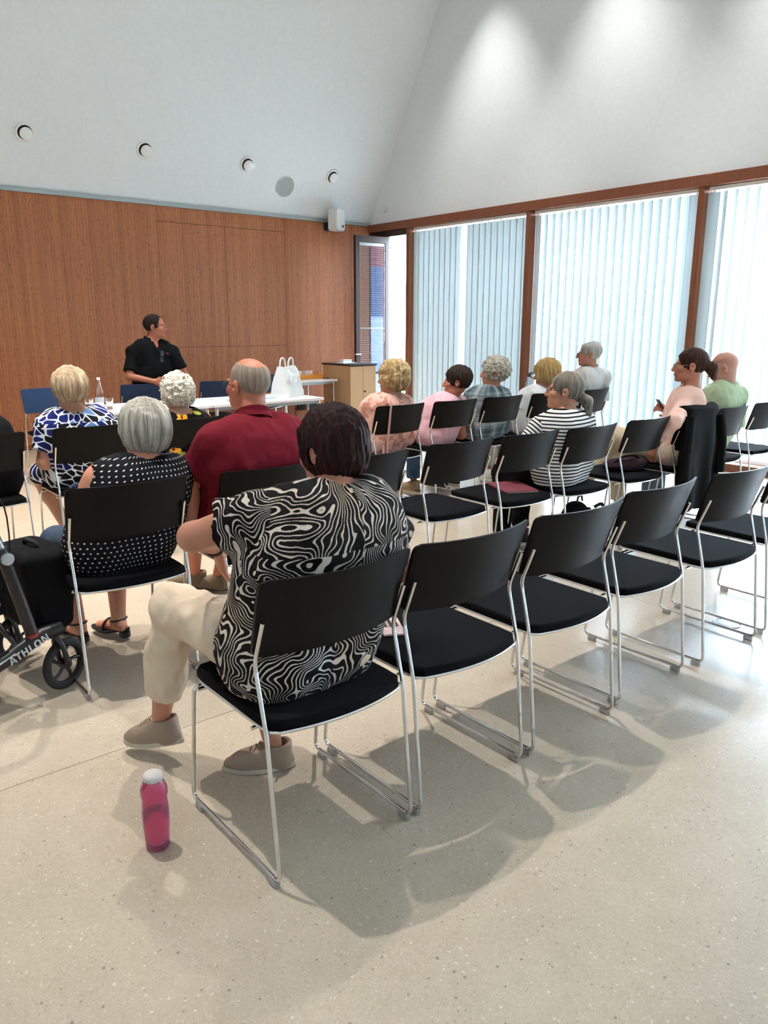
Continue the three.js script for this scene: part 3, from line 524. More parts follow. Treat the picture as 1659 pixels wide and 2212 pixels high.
  const flesh = (x, y, z) => { const k = blotch(x, y, z); return [skin[0] * k, skin[1] * (2 - k) * 0.5 + skin[1] * k * 0.5, skin[2] * k]; };
  const fs = o.bodyCell ?? cell; let [lo, hi2] = bounds(bodyList, 0.03); pieces.push(tint(iso(fb, lo, hi2, fs), flesh));
  // head with the top of the neck
  const hf = headField(o), fh0 = toHead(hf), nk = P(neck.a, mix(neck.a, add(neck.a, neck.d), 0.55), neck.ra, (neck.ra + neck.rb) / 2, 0.03, 1), fh = (x, y, z) => smin(fh0(x, y, z), cap(nk, x, y, z), 0.025);
  const R = 0.17 * hs, hair0 = o.hair && lin(o.hair.c1);
  pieces.push(tint(iso(fh, sub(H, [R, R, R]), add(H, [R, R, R]), fine), (x, y, z) => {
    const lx = (hi[0] * x + hi[4] * y + hi[8] * z + hi[12]) / hs, ly = (hi[1] * x + hi[5] * y + hi[9] * z + hi[13]) / hs, lz = (hi[2] * x + hi[6] * y + hi[10] * z + hi[14]) / hs, a = Math.abs(lx); let c = flesh(x, y, z);
    if (lz < -0.085 && a < 0.024 && ly < -0.05 && ly > -0.078) c = lerp3(c, [skin[0] * 0.8, skin[1] * 0.5, skin[2] * 0.5], 0.7);
    if (lz < -0.06 && Math.hypot(a - 0.031, ly - 0.003) < 0.0125 && Math.abs(ly - 0.003) < 0.007) c = Math.hypot(a - 0.031, ly - 0.003) < 0.0058 ? [0.03, 0.03, 0.035] : [0.55, 0.52, 0.5];
    if (lz < -0.06 && a > 0.012 && a < 0.05 && Math.abs(ly - 0.026 + (a - 0.03) ** 2 * 6) < 0.0045 && hair0) c = lerp3(c, hair0, 0.7);
    if (a < 0.05 && lz < -0.05 && ly < -0.01 && ly > -0.045 && a > 0.02) c = [c[0] * 1.06, c[1] * 0.94, c[2] * 0.93];
    return c;
  }));
  for (const n of 'LR') if (o.hands?.[n]) {
    const hd = o.hands[n], l = handList(J['w' + n], hd.dir, hd.palm, n === 'R' ? 1 : -1, hd.curl ?? 0.5, hd.s ?? 0.95); l.unshift(P(mix(J['e' + n], J['w' + n], 0.8), J['w' + n], 0.03 * al, 0.026 * al, 0.02));
    const [a, c] = bounds(l, 0.01); pieces.push(tint(iso(blend(l), a, c, hd.cell ?? 0.004), flesh));
  }
  for (const p of pieces) p.deleteAttribute('uv');
  const body = part('body', mergeGeometries(pieces), skinMat, g);
  // clothing
  const wr = (x, y, z, am, fr = 14) => am * (noise(x * fr + 7, y * fr * 0.8, z * fr) + 0.5 * noise(x * fr * 2.3, y * fr * 1.7 + 3, z * fr * 2.3));
  const sleeve = (n, s, t, fl) => { const A = J['s' + n], E = J['e' + n], W = J['w' + n], r = []; if (s <= 0) return r; const top = Math.min(s, 1), k = 0.035; const r1 = 0.051 + (0.042 - 0.051) * top; r.push(P(A, mix(A, E, top), 0.053 * al + t, r1 * al + t + (s < 1 ? fl : 0), k, s < 1 ? 1 : 0)); if (s > 1) r.push(P(E, mix(E, W, s - 1), 0.043 * al + t, (0.042 + (0.027 - 0.042) * (s - 1)) * al + t + fl * 0.5, 0.03, 1)); return r; };
  const sh = o.shirt, t = sh.t ?? 0.012;
  const sleeves = [...sleeve('L', sh.sleeve ?? 0.6, t, sh.flare ?? 0.01), ...sleeve('R', sh.sleeve ?? 0.6, t, sh.flare ?? 0.01)];
  const tl = torso.map((p) => ({ ...p, ra: p.ra + t, rb: p.rb + t })), sl = [...tl, ...sleeves];
  if (sh.skirt) for (const n of 'LR') { const e = mix(J['h' + n], J['k' + n], sh.skirt); sl.push(P(J['h' + n], e, 0.098 * ll, 0.08 * ll, 0.07, 0)); if (sh.skirt > 0.95) sl.push(P(J['k' + n], mix(J['k' + n], J['a' + n], 0.22), 0.08 * ll, 0.085 * ll, 0.06, 1)); }
  const nc = add(J.N, sh.nk ?? [0, 0.01, 0]), neckCut = P(nc, add(H, [0, 0.05, 0]), sh.nr ?? 0.07, 0.1), fo = (sh.fold ?? 0.006) * 1.3, ff = sh.ff ?? 14, hemY = sh.hem ?? 0.485, fs0 = blend(sl);
  let fS = (x, y, z) => { let d = fs0(x, y, z) - wr(x, y, z, fo, ff); d = Math.max(d, -cap(neckCut, x, y, z)); return sh.skirt ? d : Math.max(d, hemY - y); };
  if (sh.armhole) { const f1 = fS, hl = ['L', 'R'].map((n) => P(add(J['s' + n], mul(ax, n === 'L' ? -0.025 : 0.025)), add(add(J['s' + n], mul(ax, n === 'L' ? -0.07 : 0.07)), [0, -0.12, 0]), 0.07, 0.06)); fS = (x, y, z) => Math.max(f1(x, y, z), -cap(hl[0], x, y, z), -cap(hl[1], x, y, z)); }
  if (sh.vneck) { const f1 = fS, vc = P(add(J.N, add(mul(fwdv, -0.12), [0, 0.03, 0])), add(J.N, add(mul(fwdv, -0.17), [0, -0.13, 0])), 0.06, 0.02); fS = (x, y, z) => Math.max(f1(x, y, z), -cap(vc, x, y, z)); }
  const [sa, sb] = bounds(sl, 0.03); let gS = iso(fS, sa, sb, sh.cell ?? cell);
  if (sh.pattern) gS = wrapUV(gS, J, T, ax, fwdv);
  const shirt = part(sh.name ?? 'shirt', gS, sh.mat, g);
  if (sh.collar) {
    const up = norm(sub(hp([0, -0.05, 0.02]), J.N)), c0 = add(J.N, mul(up, sh.collarUp ?? 0.0)), cr = sh.collarR ?? 0.068;
    const fc = (x, y, z) => { const d = [x - c0[0], y - c0[1], z - c0[2]], h = dot(d, up), bz = dot(d, fwdv), rr = Math.sqrt(Math.max(0, dot(d, d) - h * h)), fl = cr + 0.5 * Math.max(0, 0.02 - h); let e = Math.max(Math.abs(rr - fl) - 0.005, Math.abs(h - 0.01 - 0.12 * bz) - 0.024); const gap = sh.collarGap ?? 0.03; e = Math.max(e, -(Math.max(Math.abs(dot(d, ax)) - gap, bz + 0.02))); return e - 0.003; };
    let cg = iso(fc, sub(c0, [0.13, 0.1, 0.13]), add(c0, [0.13, 0.1, 0.13]), 0.005); if (sh.pattern) cg = wrapUV(cg, J, T, ax, fwdv); part('collar', cg, sh.collarMat ?? sh.mat, shirt);
  }
  if (o.legs) {
    const lw = o.legs, pl = []; for (const n of 'LR') { const tt = lw.t ?? 0.012; pl.push(P(J['h' + n], J['k' + n], 0.09 * ll + tt, 0.063 * ll + tt, 0.04)); if ((lw.cuff ?? 0.85) > 0) pl.push(P(J['k' + n], mix(J['k' + n], J['a' + n], lw.cuff ?? 0.85), 0.06 * ll + tt, (lw.bot ?? 0.05) + tt, 0.03, 1)); }
    pl.push(P(J.hL, J.hR, 0.12 * b, 0.12 * b, 0.04)); const [a, c] = bounds(pl, 0.03), fp = blend(pl); part(lw.name ?? 'trousers', iso((x, y, z) => fp(x, y, z) - wr(x, y, z, lw.fold ?? 0.005, 16), a, c, lw.cell ?? cell), lw.mat, g);
  }
  if (o.shoes) for (const n of 'LR') {
    if (o.shoes.only && o.shoes.only !== n) continue;
    const A = J['a' + n], Tt = J['t' + n], fd = norm([Tt[0] - A[0], o.shoes.flat === false ? Tt[1] - A[1] + 0.05 : 0, Tt[2] - A[2]]), up = norm(sub([0, 1, 0], mul(fd, fd[1]))), rt = cross(fd, up), c0 = add(A, mul(up, -0.055));
    const loc = (x, y, z) => { const d = [x - c0[0], y - c0[1], z - c0[2]]; return [dot(d, rt), dot(d, up), dot(d, fd)]; };
    const outline = (u, w) => { const k = Math.max(0, Math.min(1, (w + 0.06) / 0.25)), hw = 0.032 + 0.012 * Math.sin(k * Math.PI * 0.85); return [hw, k]; };
    if (o.shoes.sandal) {
      const fS1 = (x, y, z) => { const [u, v, w] = loc(x, y, z), [hw] = outline(u, w); const s1 = Math.max(ell(u, 0, w, [0, 0, 0.06], [hw + 0.003, 1, 0.128]), Math.abs(v + 0.012 - Math.max(0, 0.028 - (w + 0.06) * 0.25) * (o.shoes.heel ?? 0)) - 0.007); const hl = o.shoes.heel ? Math.max(Math.hypot(u, w + 0.035) - 0.027, Math.abs(v + 0.015) - 0.017) : 1; return Math.min(s1, hl); };
      const s = part('sandal', iso(fS1, sub(c0, [0.2, 0.08, 0.2]), add(c0, [0.2, 0.1, 0.2]), 0.006), o.shoes.mat, g);
      const ring = (cc, r, nrm, rr) => { const e1 = norm(cross(nrm, [0.3, 0.2, 1])), e2 = cross(nrm, e1), pp = []; for (let i = 0; i <= 20; i++) { const a = i / 20 * 6.2832; pp.push(V(...add(cc, add(mul(e1, Math.cos(a) * r), mul(e2, Math.sin(a) * r))))); } return sweep(pp, () => rr, 6, false); };
      part('strap', [ring(add(A, mul(up, 0.0)), 0.039, norm(add(up, mul(fd, 0.2))), 0.005), ring(add(A, add(mul(fd, 0.075), mul(up, -0.045))), 0.036, norm(add(fd, mul(up, 0.2))), 0.006)], o.shoes.mat, s);
    } else {
      const upF = (x, y, z) => { const [u, v, w] = loc(x, y, z), [hw, k] = outline(u, w); let d = ell(u, v, w, [0, -0.005, 0.05], [hw, 0.052 - 0.014 * k, 0.122]); d = smin(d, cap(SHOE1, u, v, w), 0.02); d = smin(d, cap(SHOE2, u, v, w), 0.025); d = Math.max(d, v - 0.066 + 0.3 * Math.max(0, w) - 0.1 * Math.max(0, -0.03 - w), -v - 0.024); return Math.max(d, -Math.max(Math.hypot(u, w + 0.018) - 0.031, 0.03 - v)); };
      const s = part('shoe', iso(upF, sub(c0, [0.2, 0.1, 0.2]), add(c0, [0.2, 0.12, 0.2]), o.shoes.cell ?? 0.006), o.shoes.mat, g);
      part('sole', iso((x, y, z) => { const [u, v, w] = loc(x, y, z), [hw] = outline(u, w); return Math.max(ell(u, 0, w, [0, 0, 0.05], [hw + 0.003, 1, 0.127]), Math.abs(v + 0.02) - 0.009); }, sub(c0, [0.2, 0.1, 0.2]), add(c0, [0.2, 0.1, 0.2]), o.shoes.cell ?? 0.006), o.shoes.sole ?? o.shoes.mat, s);
      if (o.shoes.laces) for (let q = 0; q < 4; q++) { const wq = 0.028 + q * 0.017, vq = 0.075 - q * 0.0085, W3 = (u, v, w) => add(c0, add(mul(rt, u), add(mul(up, v), mul(fd, w)))); part('lace', rod([W3(-0.02, vq - 0.008, wq + 0.006), W3(0, vq + 0.004, wq), W3(0.02, vq - 0.008, wq - 0.004)], 0.0028, 0.01, 5), o.shoes.laces, s); }
    }
  }
  if (o.hair) {
    const h = o.hair, fH = toHead(hairField(h)), c1 = lin(h.c1), c2 = lin(h.c2), c3 = h.c3 ? lin(h.c3) : c1, rr = h.R ?? 0.19;
    const gh = tint(iso(fH, sub(H, [rr, rr, rr]), add(H, [rr, rr, rr]), h.cell ?? fine), (x, y, z) => {
      const lx = (hi[0] * x + hi[4] * y + hi[8] * z + hi[12]), ly = (hi[1] * x + hi[5] * y + hi[9] * z + hi[13]), lz = (hi[2] * x + hi[6] * y + hi[10] * z + hi[14]), th = Math.atan2(lx, lz - 0.02);
      const n = h.curl ? noise(lx * 60, ly * 60, lz * 60) * 0.6 + noise(lx * 150, ly * 150, lz * 150) * 0.5 : noise(th * 22, ly * 9 + lz * 6, 2) * 0.55 + noise(th * 60, ly * 14 + lz * 8, 5) * 0.5 + noise(lx * 20, ly * 20, lz * 20) * 0.3;
      let k = Math.max(0, Math.min(1, 0.5 + n)); let c = lerp3(c1, c2, k); const m = Math.max(0, noise(th * 9, ly * 7, 9)); return lerp3(c, c3, m * (h.mixC3 ?? 0.6));
    });
    part('hair', gh, hairMat, g);
  }
  if (o.glasses) {
    const fr = o.glasses, w = (p) => V(...hp(p)), geo = [];
    for (const s of [-1, 1]) { const pts = []; for (let i = 0; i < 14; i++) { const a = i / 14 * 6.2832; pts.push(w([s * 0.032 + 0.024 * Math.cos(a), -0.002 + 0.017 * Math.sin(a), -0.112 + 0.1 * Math.abs(s * 0.032 + 0.024 * Math.cos(a)) ** 1.2])); } geo.push(rod(pts, 0.0016, 0.004, 5, true)); geo.push(rod([w([s * 0.056, 0.004, -0.106]), w([s * 0.078, 0.006, -0.04]), w([s * 0.081, 0.008, 0.008]), w([s * 0.079, -0.02, 0.022])], 0.0015, 0.01, 5)); }
    geo.push(rod([w([-0.009, 0.002, -0.116]), w([0.009, 0.002, -0.116])], 0.0015, 0.004, 5)); part('glasses', geo, fr, g);
  }
  g.userData.joints = undefined; delete g.userData.joints;
  return { g, J, hp, base, ax, fwdv, T, shirt };
}
// wrap a garment in cloth: uv in metres, round the trunk or round the sleeve it lies on
function wrapUV(g, J, T, ax, fwdv) {
  const h = g.toNonIndexed(), p = h.attributes.position, uv = new Float32Array(p.count * 2), segs = [];
  for (const n of 'LR') segs.push([J['s' + n], J['e' + n], n === 'L' ? 3.1 : 5.3], [J['e' + n], J['w' + n], n === 'L' ? 3.5 : 5.7]);
  const trunk = [J.hip, J.N];
  const near = (q, a, b) => { const d = sub(b, a), t = Math.max(0, Math.min(1, dot(sub(q, a), d) / dot(d, d))); return [len(sub(q, add(a, mul(d, t)))), t, d]; };
  for (let i = 0; i < p.count; i += 3) {
    const tri = [0, 1, 2].map((k) => [p.getX(i + k), p.getY(i + k), p.getZ(i + k)]), c = mul(add(add(tri[0], tri[1]), tri[2]), 1 / 3);
    let best = -1, bd = near(c, ...trunk)[0] - 0.13; segs.forEach((s, k) => { const d = near(c, s[0], s[1]); if (d[0] - 0.035 + (d[1] < 0.22 && k % 2 === 0 ? 0.06 : 0) < bd) { bd = d[0] - 0.035; best = k; } });
    let u0 = null;
    tri.forEach((q, k) => {
      let a, v;
      if (best < 0) { const [, t] = near(q, ...trunk), o = sub(q, mix(trunk[0], trunk[1], t)); a = Math.atan2(dot(o, ax), dot(o, fwdv)) * 0.165; v = q[1]; if (u0 !== null) { if (a - u0 > 0.5) a -= 0.165 * 6.2832; if (u0 - a > 0.5) a += 0.165 * 6.2832; } else u0 = a; }
      else { const [A, E, off] = segs[best], d = norm(sub(E, A)), o = sub(q, A), al = dot(o, d), r = sub(o, mul(d, al)), e1 = norm(sub(fwdv, mul(d, dot(fwdv, d)))), e2 = cross(d, e1); a = Math.atan2(dot(r, e2), dot(r, e1)) * 0.06; if (u0 !== null) { if (a - u0 > 0.18) a -= 0.06 * 6.2832; if (u0 - a > 0.18) a += 0.06 * 6.2832; } else u0 = a; v = off - al; a += off * 0.37; }
      uv[(i + k) * 2] = a; uv[(i + k) * 2 + 1] = v;
    });
  }
  h.setAttribute('uv', new THREE.BufferAttribute(uv, 2)); return h;
}
// ---------------------------------------------------------------- printed and woven cloths
const PAT = {};
PAT.zebra = texture(1024, 0.9, (u, v) => {
  const wx = noise(u * 9, v * 9, 1) * 0.06 + noise(u * 22, v * 26, 4) * 0.03 + noise(u * 60, v * 40, 8) * 0.006, wy = noise(u * 8 + 20, v * 8, 2) * 0.05, t = (u + wx * 1.3 + 0.12 * (v + wy)) / 0.0185 + 1.5 * noise(u * 5, v * 5, 12);
  const f = t - Math.floor(t), k = 0.3 + 0.1 * noise(u * 30, v * 30, 6); const on = Math.abs(f - 0.5) < k * 0.52 ? 1 : 0; const warm = 0.5 + 0.5 * noise(u * 7, v * 7, 15);
  return on ? lerp3([206, 200, 194], [196, 172, 146], warm) : [22, 20, 20];
});
PAT.cells = texture(1024, 0.9, (u, v) => {
  const s = 20, x = u * s + 0.5 * noise(u * 8, v * 8, 3), y = v * s * 1.15, X = Math.floor(x), Y = Math.floor(y); let d1 = 9, d2 = 9, id = 0;
  for (let a = -2; a <= 2; a++) for (let b = -2; b <= 2; b++) { const px = X + a + hash3(X + a, Y + b, 5), py = Y + b + hash3(X + a, Y + b, 6), d = Math.hypot(x - px, y - py); if (d < d1) { d2 = d1; d1 = d; id = hash3(X + a, Y + b, 7); } else if (d < d2) d2 = d; }
  if (d2 - d1 < 0.14) return [226, 228, 230]; const zone = noise(u * 3.2, v * 3.2, 30); return id + zone * 0.8 < 0.5 ? [20, 22, 32] : id < 0.75 ? [28, 36, 98] : id < 0.87 ? [104, 140, 192] : [26, 26, 40];
});
PAT.dots = texture(512, 0.164, (u, v) => { const p = 0.0205, y = v / p, r = Math.floor(y), x = u / p + (r % 2 ? 0.5 : 0), fx = x - Math.floor(x) - 0.5, fy = y - r - 0.5; return Math.hypot(fx, fy) < 0.16 ? [208, 206, 202] : [19, 19, 24]; });
PAT.floral = texture(1024, 1.0, (u, v) => {
  const cells = 5, X = Math.floor(u * cells), Y = Math.floor(v * cells); let c = [16, 14, 14];
  for (let a = -1; a <= 1; a++) for (let b = -1; b <= 1; b++) {
    const cx = (X + a + 0.25 + 0.5 * hash3(X + a, Y + b, 1)) / cells, cy = (Y + b + 0.25 + 0.5 * hash3(X + a, Y + b, 2)) / cells, dx = u - cx, dy = v - cy, r = Math.hypot(dx, dy), an = Math.atan2(dy, dx) + hash3(X + a, Y + b, 4) * 6, R = 0.04 + 0.028 * hash3(X + a, Y + b, 3), pet = R * (0.55 + 0.45 * Math.abs(Math.cos(an * 2.5)));
    const leaf = Math.hypot(dx - 0.05, (dy + 0.035) * 2.2); if (leaf < 0.03) c = [150, 148, 60];
    if (r < pet) { const q = hash3(X + a, Y + b, 8); c = lerp3(q > 0.4 ? [226, 92, 28] : [222, 156, 44], [240, 176, 70], Math.min(1, r / R) * 0.6); if (r < R * 0.2) c = [120, 40, 16]; }
  }
  return c;
});
PAT.stripes = texture([8, 512], [0.1, 0.132], (u, v) => { const f = v / 0.022 % 1; return f < 0.4 ? [24, 24, 28] : [222, 220, 216]; });
PAT.plaid = texture(512, 0.18, (u, v) => {
  const band = (q, a, b) => { const f = q / 0.18 % 1; return f > a && f < b ? 1 : 0; }; let c = [122, 136, 140];
  c = lerp3(c, [70, 80, 86], 0.45 * (band(u, 0.05, 0.3) + band(v, 0.05, 0.3))); c = lerp3(c, [188, 204, 204], 0.5 * Math.min(1, band(u, 0.45, 0.62) + band(v, 0.45, 0.62))); c = lerp3(c, [186, 146, 150], 0.6 * Math.min(1, band(u, 0.74, 0.77) + band(v, 0.74, 0.77))); c = lerp3(c, [40, 46, 52], 0.6 * Math.min(1, band(u, 0.88, 0.91) + band(v, 0.88, 0.91)));
  const n = 8 * (hash3(u * 3e3 | 0, v * 3e3 | 0, 1) - 0.5); return [c[0] + n, c[1] + n, c[2] + n];
});
PAT.rose = texture(512, 0.5, (u, v) => { const n = noise(u * 26, v * 26, 3) + 0.6 * noise(u * 60, v * 60, 5); return n > 0.35 ? [188, 128, 112] : n > 0.2 ? [200, 146, 130] : [218, 170, 156]; });
const printed = (t) => cloth(0xffffff, { map: t });
const denim = cloth(0x40566e), khaki = cloth(0xc9b79c), blackCloth = cloth(0x0c0d10), darkGlasses = std(0x141416, 0.3), wire = std(0x77726c, 0.3, { metalness: 0.8 });
const DEG = Math.PI / 180;
const cast = {};
// woman in the zebra blouse, nearest the camera
cast.zebra = person({ label: 'woman with short dark hair in a black and cream wavy print blouse', at: [1.163, -1.61], H: [1.325, 1.132, -1.86], yaw: 12 * DEG, pitch: -10 * DEG, fem: 1, hs: 0.95, skin: '#b57a60', bulk: 1.28, sw: 0.19, hunch: 0.035, cell: 0.011, bodyCell: 0.008, fine: 0.0036, legR: 1.05,
  J: { hip: [1.165, 0.585, -1.80], N: [1.285, 1.02, -1.80], sL: [1.05, 0.985, -1.82], eL: [0.95, 0.895, -2.03], wL: [1.085, 0.815, -2.15], sR: [1.445, 0.935, -1.80], eR: [1.60, 0.715, -1.82], wR: [1.56, 0.64, -2.0], kL: [1.0, 0.585, -2.3], aL: [0.962, 0.145, -2.40], tL: [0.905, 0.075, -2.49], kR: [1.22, 0.53, -2.22], aR: [1.235, 0.085, -2.10], tR: [1.105, 0.035, -2.18] },
  hands: { L: { dir: [0.25, -1, -0.15], palm: [0.9, 0.1, 0.2], curl: 0.35, cell: 0.0035 }, R: { dir: [0, -0.3, -1], palm: [0, -1, 0] } },
  shirt: { name: 'blouse', mat: printed(PAT.zebra), pattern: 1, sleeve: 0.46, flare: 0.022, t: 0.013, fold: 0.006, nr: 0.075, hem: 0.481, cell: 0.009, skirt: 0 },
  legs: { mat: cloth(0xd2bda4), cuff: 0.74, bot: 0.052, t: 0.014, fold: 0.011, cell: 0.009 }, shoes: { mat: std(0x8c7866, 0.5, { bumpMap: fabricBump, bumpScale: 0.002 }), sole: std(0xb4a898, 0.6), flat: false, cell: 0.0045, laces: std(0xa08c78, 0.7) },
  hair: { c1: '#170807', c2: '#2e1210', off: 0.022, amp: 0.0045, freq: 75, nape: -0.1, side: -0.05, earH: 0.028, drop: 1, lift: 0.004, cell: 0.0036 } });
// woman in the dotted top
cast.dots = person({ label: 'silver bobbed woman in a sleeveless black top with white dots', at: [1.145, -3.02], H: [1.32, 1.046, -3.25], yaw: 8 * DEG, fem: 1, skin: '#c58468', bulk: 1.18, sw: 0.165, hunch: 0.01, cell: 0.011, bodyCell: 0.009, armR: 1.12,
  J: { hip: [1.17, 0.575, -3.22], N: [1.29, 0.9, -3.2], sL: [1.10, 0.865, -3.2], eL: [1.045, 0.745, -3.33], wL: [1.14, 0.66, -3.5], sR: [1.475, 0.85, -3.2], kL: [1.02, 0.52, -3.6], aL: [1.08, 0.1, -3.62], tL: [1.05, 0.045, -3.75], kR: [1.27, 0.52, -3.58], aR: [1.25, 0.1, -3.55], tR: [1.2, 0.045, -3.67] },
  shirt: { name: 'top', mat: printed(PAT.dots), pattern: 1, sleeve: 0, armhole: 1, t: 0.014, fold: 0.004, nr: 0.07, hem: 0.481, cell: 0.007 },
  legs: { name: 'skirt', mat: cloth(0x3c4858), cuff: 0.15, bot: 0.08 }, shoes: { sandal: 1, heel: 1, mat: M.black },
  hair: { c1: '#7d766b', c2: '#c4bdb0', c3: '#5e574d', off: 0.026, amp: 0.004, freq: 60, nape: -0.112, side: -0.075, ears: false, drop: 1, back: 0.006 } });
// man in the dark red shirt
cast.red = person({ label: 'balding grey haired man in a dark red shirt', at: [1.78, -2.97], H: [1.80, 1.222, -3.17], yaw: 10 * DEG, skin: '#b26a4e', bulk: 1.25, sw: 0.2, hunch: 0.03, hs: 1.02, neck: 1.1,
  J: { hip: [1.76, 0.585, -3.14], N: [1.785, 1.065, -3.11], sL: [1.565, 0.985, -3.1], eL: [1.50, 0.78, -3.22], wL: [1.62, 0.68, -3.42], sR: [1.985, 0.99, -3.1], kL: [1.68, 0.53, -3.58], aL: [1.85, 0.11, -3.95], tL: [1.74, 0.05, -4.03], kR: [1.92, 0.53, -3.55], aR: [1.94, 0.1, -3.85], tR: [1.86, 0.045, -3.96] },
  shirt: { mat: cloth(0x68131f), collar: 1, collarR: 0.074, collarUp: 0.012, sleeve: 0.72, flare: 0.014, t: 0.014, fold: 0.006, nr: 0.066, hem: 0.481, cell: 0.011 },
  legs: { name: 'shorts', mat: blackCloth, cuff: 0.1, bot: 0.08 }, shoes: { mat: std(0x6a5842, 0.7), sole: std(0x2b2622, 0.7) },
  hair: { c1: '#7d6c5e', c2: '#a08f80', off: 0.003, amp: 0.0015, freq: 60, nape: -0.08, side: -0.05, baldC: [0.012, 0.125, 0.04], bald: [0.05, 0.058, 0.085], front: 0.07 }, glasses: darkGlasses });
// woman in the blue and white dress
cast.blue = person({ shift: -0.05, label: 'short blonde haired woman in a black, blue and white patterned dress', at: [1.66, -4.88], H: [1.575, 1.088, -5.0], yaw: 4 * DEG, fem: 1, skin: '#b98368', bulk: 1.25, sw: 0.175, hunch: 0.02, hs: 0.98,
  J: { hip: [1.65, 0.58, -5.04], N: [1.605, 0.935, -4.98], sL: [1.435, 0.87, -4.98], eL: [1.385, 0.655, -5.02], wL: [1.5, 0.6, -5.2], sR: [1.79, 0.865, -4.98], kL: [1.45, 0.52, -5.4], aL: [1.6, 0.09, -5.36] },
  shirt: { name: 'dress', mat: printed(PAT.cells), pattern: 1, sleeve: 0.66, flare: 0.02, t: 0.014, nr: 0.082, skirt: 0.9, fold: 0.006 }, shoes: { mat: M.black },
  hair: { c1: '#8f785e', c2: '#c3ab8c', c3: '#75614c', off: 0.034, amp: 0.006, freq: 50, nape: -0.075, side: -0.045, lift: 0.006, earH: 0.03 } });
// white curls
cast.curly = person({ label: 'woman with white curly hair in a black dress with orange flowers', at: [2.29, -4.86], H: [2.285, 1.035, -5.0], yaw: 2 * DEG, fem: 1, skin: '#c28d72', sw: 0.15, bulk: 1.05, hs: 0.98,
  J: { N: [2.29, 0.885, -4.97] }, shirt: { name: 'dress', mat: printed(PAT.floral), pattern: 1, sleeve: 0.5, nr: 0.085, skirt: 0.9 }, shoes: { mat: M.black },
  hair: { c1: '#a9a18f', c2: '#e2dccd', c3: '#8b8372', off: 0.034, amp: 0.010, freq: 48, curl: 1, nape: -0.08, side: -0.06, ears: false, drop: 1 } });
// pink blouse
cast.rose = person({ shift: -0.035, label: 'wavy blonde haired woman in a rose pink blouse', at: [4.0, -4.66], H: [4.055, 1.069, -4.82], yaw: 30 * DEG, fem: 1, fwd: 8 * DEG, skin: '#c4896f', bulk: 1.12, sw: 0.165,
  J: { hip: [4.0, 0.575, -4.83], N: [4.03, 0.915, -4.8], sL: [3.865, 0.84, -4.83], eL: [3.78, 0.63, -4.92], sR: [4.19, 0.85, -4.79] },
  shirt: { name: 'blouse', mat: printed(PAT.rose), pattern: 1, sleeve: 1.6, t: 0.016, fold: 0.008, hem: 0.481, nr: 0.07 }, legs: { mat: cloth(0x6b5a4c), cuff: 0.9 }, shoes: { mat: std(0x8d7660, 0.6) },
  hair: { c1: '#8a6d48', c2: '#b89a6c', c3: '#d8c9a8', off: 0.036, amp: 0.010, freq: 27, curl: 1, nape: -0.1, side: -0.06, ears: false, drop: 1, front: 0.045, faceD: 0.075, lift: 0.008 } });
// dark short hair, pink shirt, jeans
cast.pink = person({ shift: -0.05, label: 'dark short haired woman in a light pink shirt and jeans', at: [4.60, -4.65], H: [4.735, 1.015, -4.77], yaw: 40 * DEG, fem: 1, fwd: 18 * DEG, skin: '#b06d50', sw: 0.16, bulk: 1.12, hunch: 0.03,
  J: { hip: [4.6, 0.575, -4.83], N: [4.68, 0.875, -4.80], sL: [4.53, 0.80, -4.84], eL: [4.42, 0.64, -4.98], wL: [4.47, 0.69, -5.17], sR: [4.83, 0.815, -4.78], wR: [4.62, 0.68, -5.2], kL: [4.4, 0.52, -5.2], kR: [4.66, 0.52, -5.25] }, hands: { L: { dir: [0.1, 0.5, -0.8], palm: [1, 0, 0], curl: 0.6 } },
  shirt: { mat: cloth(0xe0b0b8), sleeve: 0.6, t: 0.014, hem: 0.481, nr: 0.07 }, legs: { name: 'jeans', mat: denim, cuff: 0.92 }, shoes: { mat: std(0xa48a6a, 0.7) },
  hair: { c1: '#1e1410', c2: '#3a2a22', off: 0.019, amp: 0.005, freq: 55, nape: -0.085, side: -0.03, front: 0.06, earH: 0.036, lift: 0.006 } });
// checked shirt
cast.plaid = person({ shift: -0.045, label: 'grey tousled haired woman in a checked grey and teal shirt', at: [5.19, -4.65], H: [5.25, 1.071, -4.82], yaw: 42 * DEG, fem: 1, fwd: 15 * DEG, skin: '#b97a5e', sw: 0.165, bulk: 1.15,
  J: { hip: [5.19, 0.575, -4.83], N: [5.22, 0.915, -4.8], sL: [5.05, 0.845, -4.84], eL: [4.96, 0.63, -4.94], sR: [5.37, 0.85, -4.77] }, shirt: { mat: printed(PAT.plaid), pattern: 1, collar: 1, sleeve: 1.75, t: 0.02, fold: 0.009, hem: 0.481, nr: 0.066 }, legs: { mat: cloth(0x8b8578), cuff: 0.5 }, shoes: { mat: M.black },
  hair: { c1: '#8d867a', c2: '#c2bcae', c3: '#6e675c', off: 0.034, amp: 0.010, freq: 42, curl: 1, nape: -0.08, side: -0.05, front: 0.05, earH: 0.028 } });
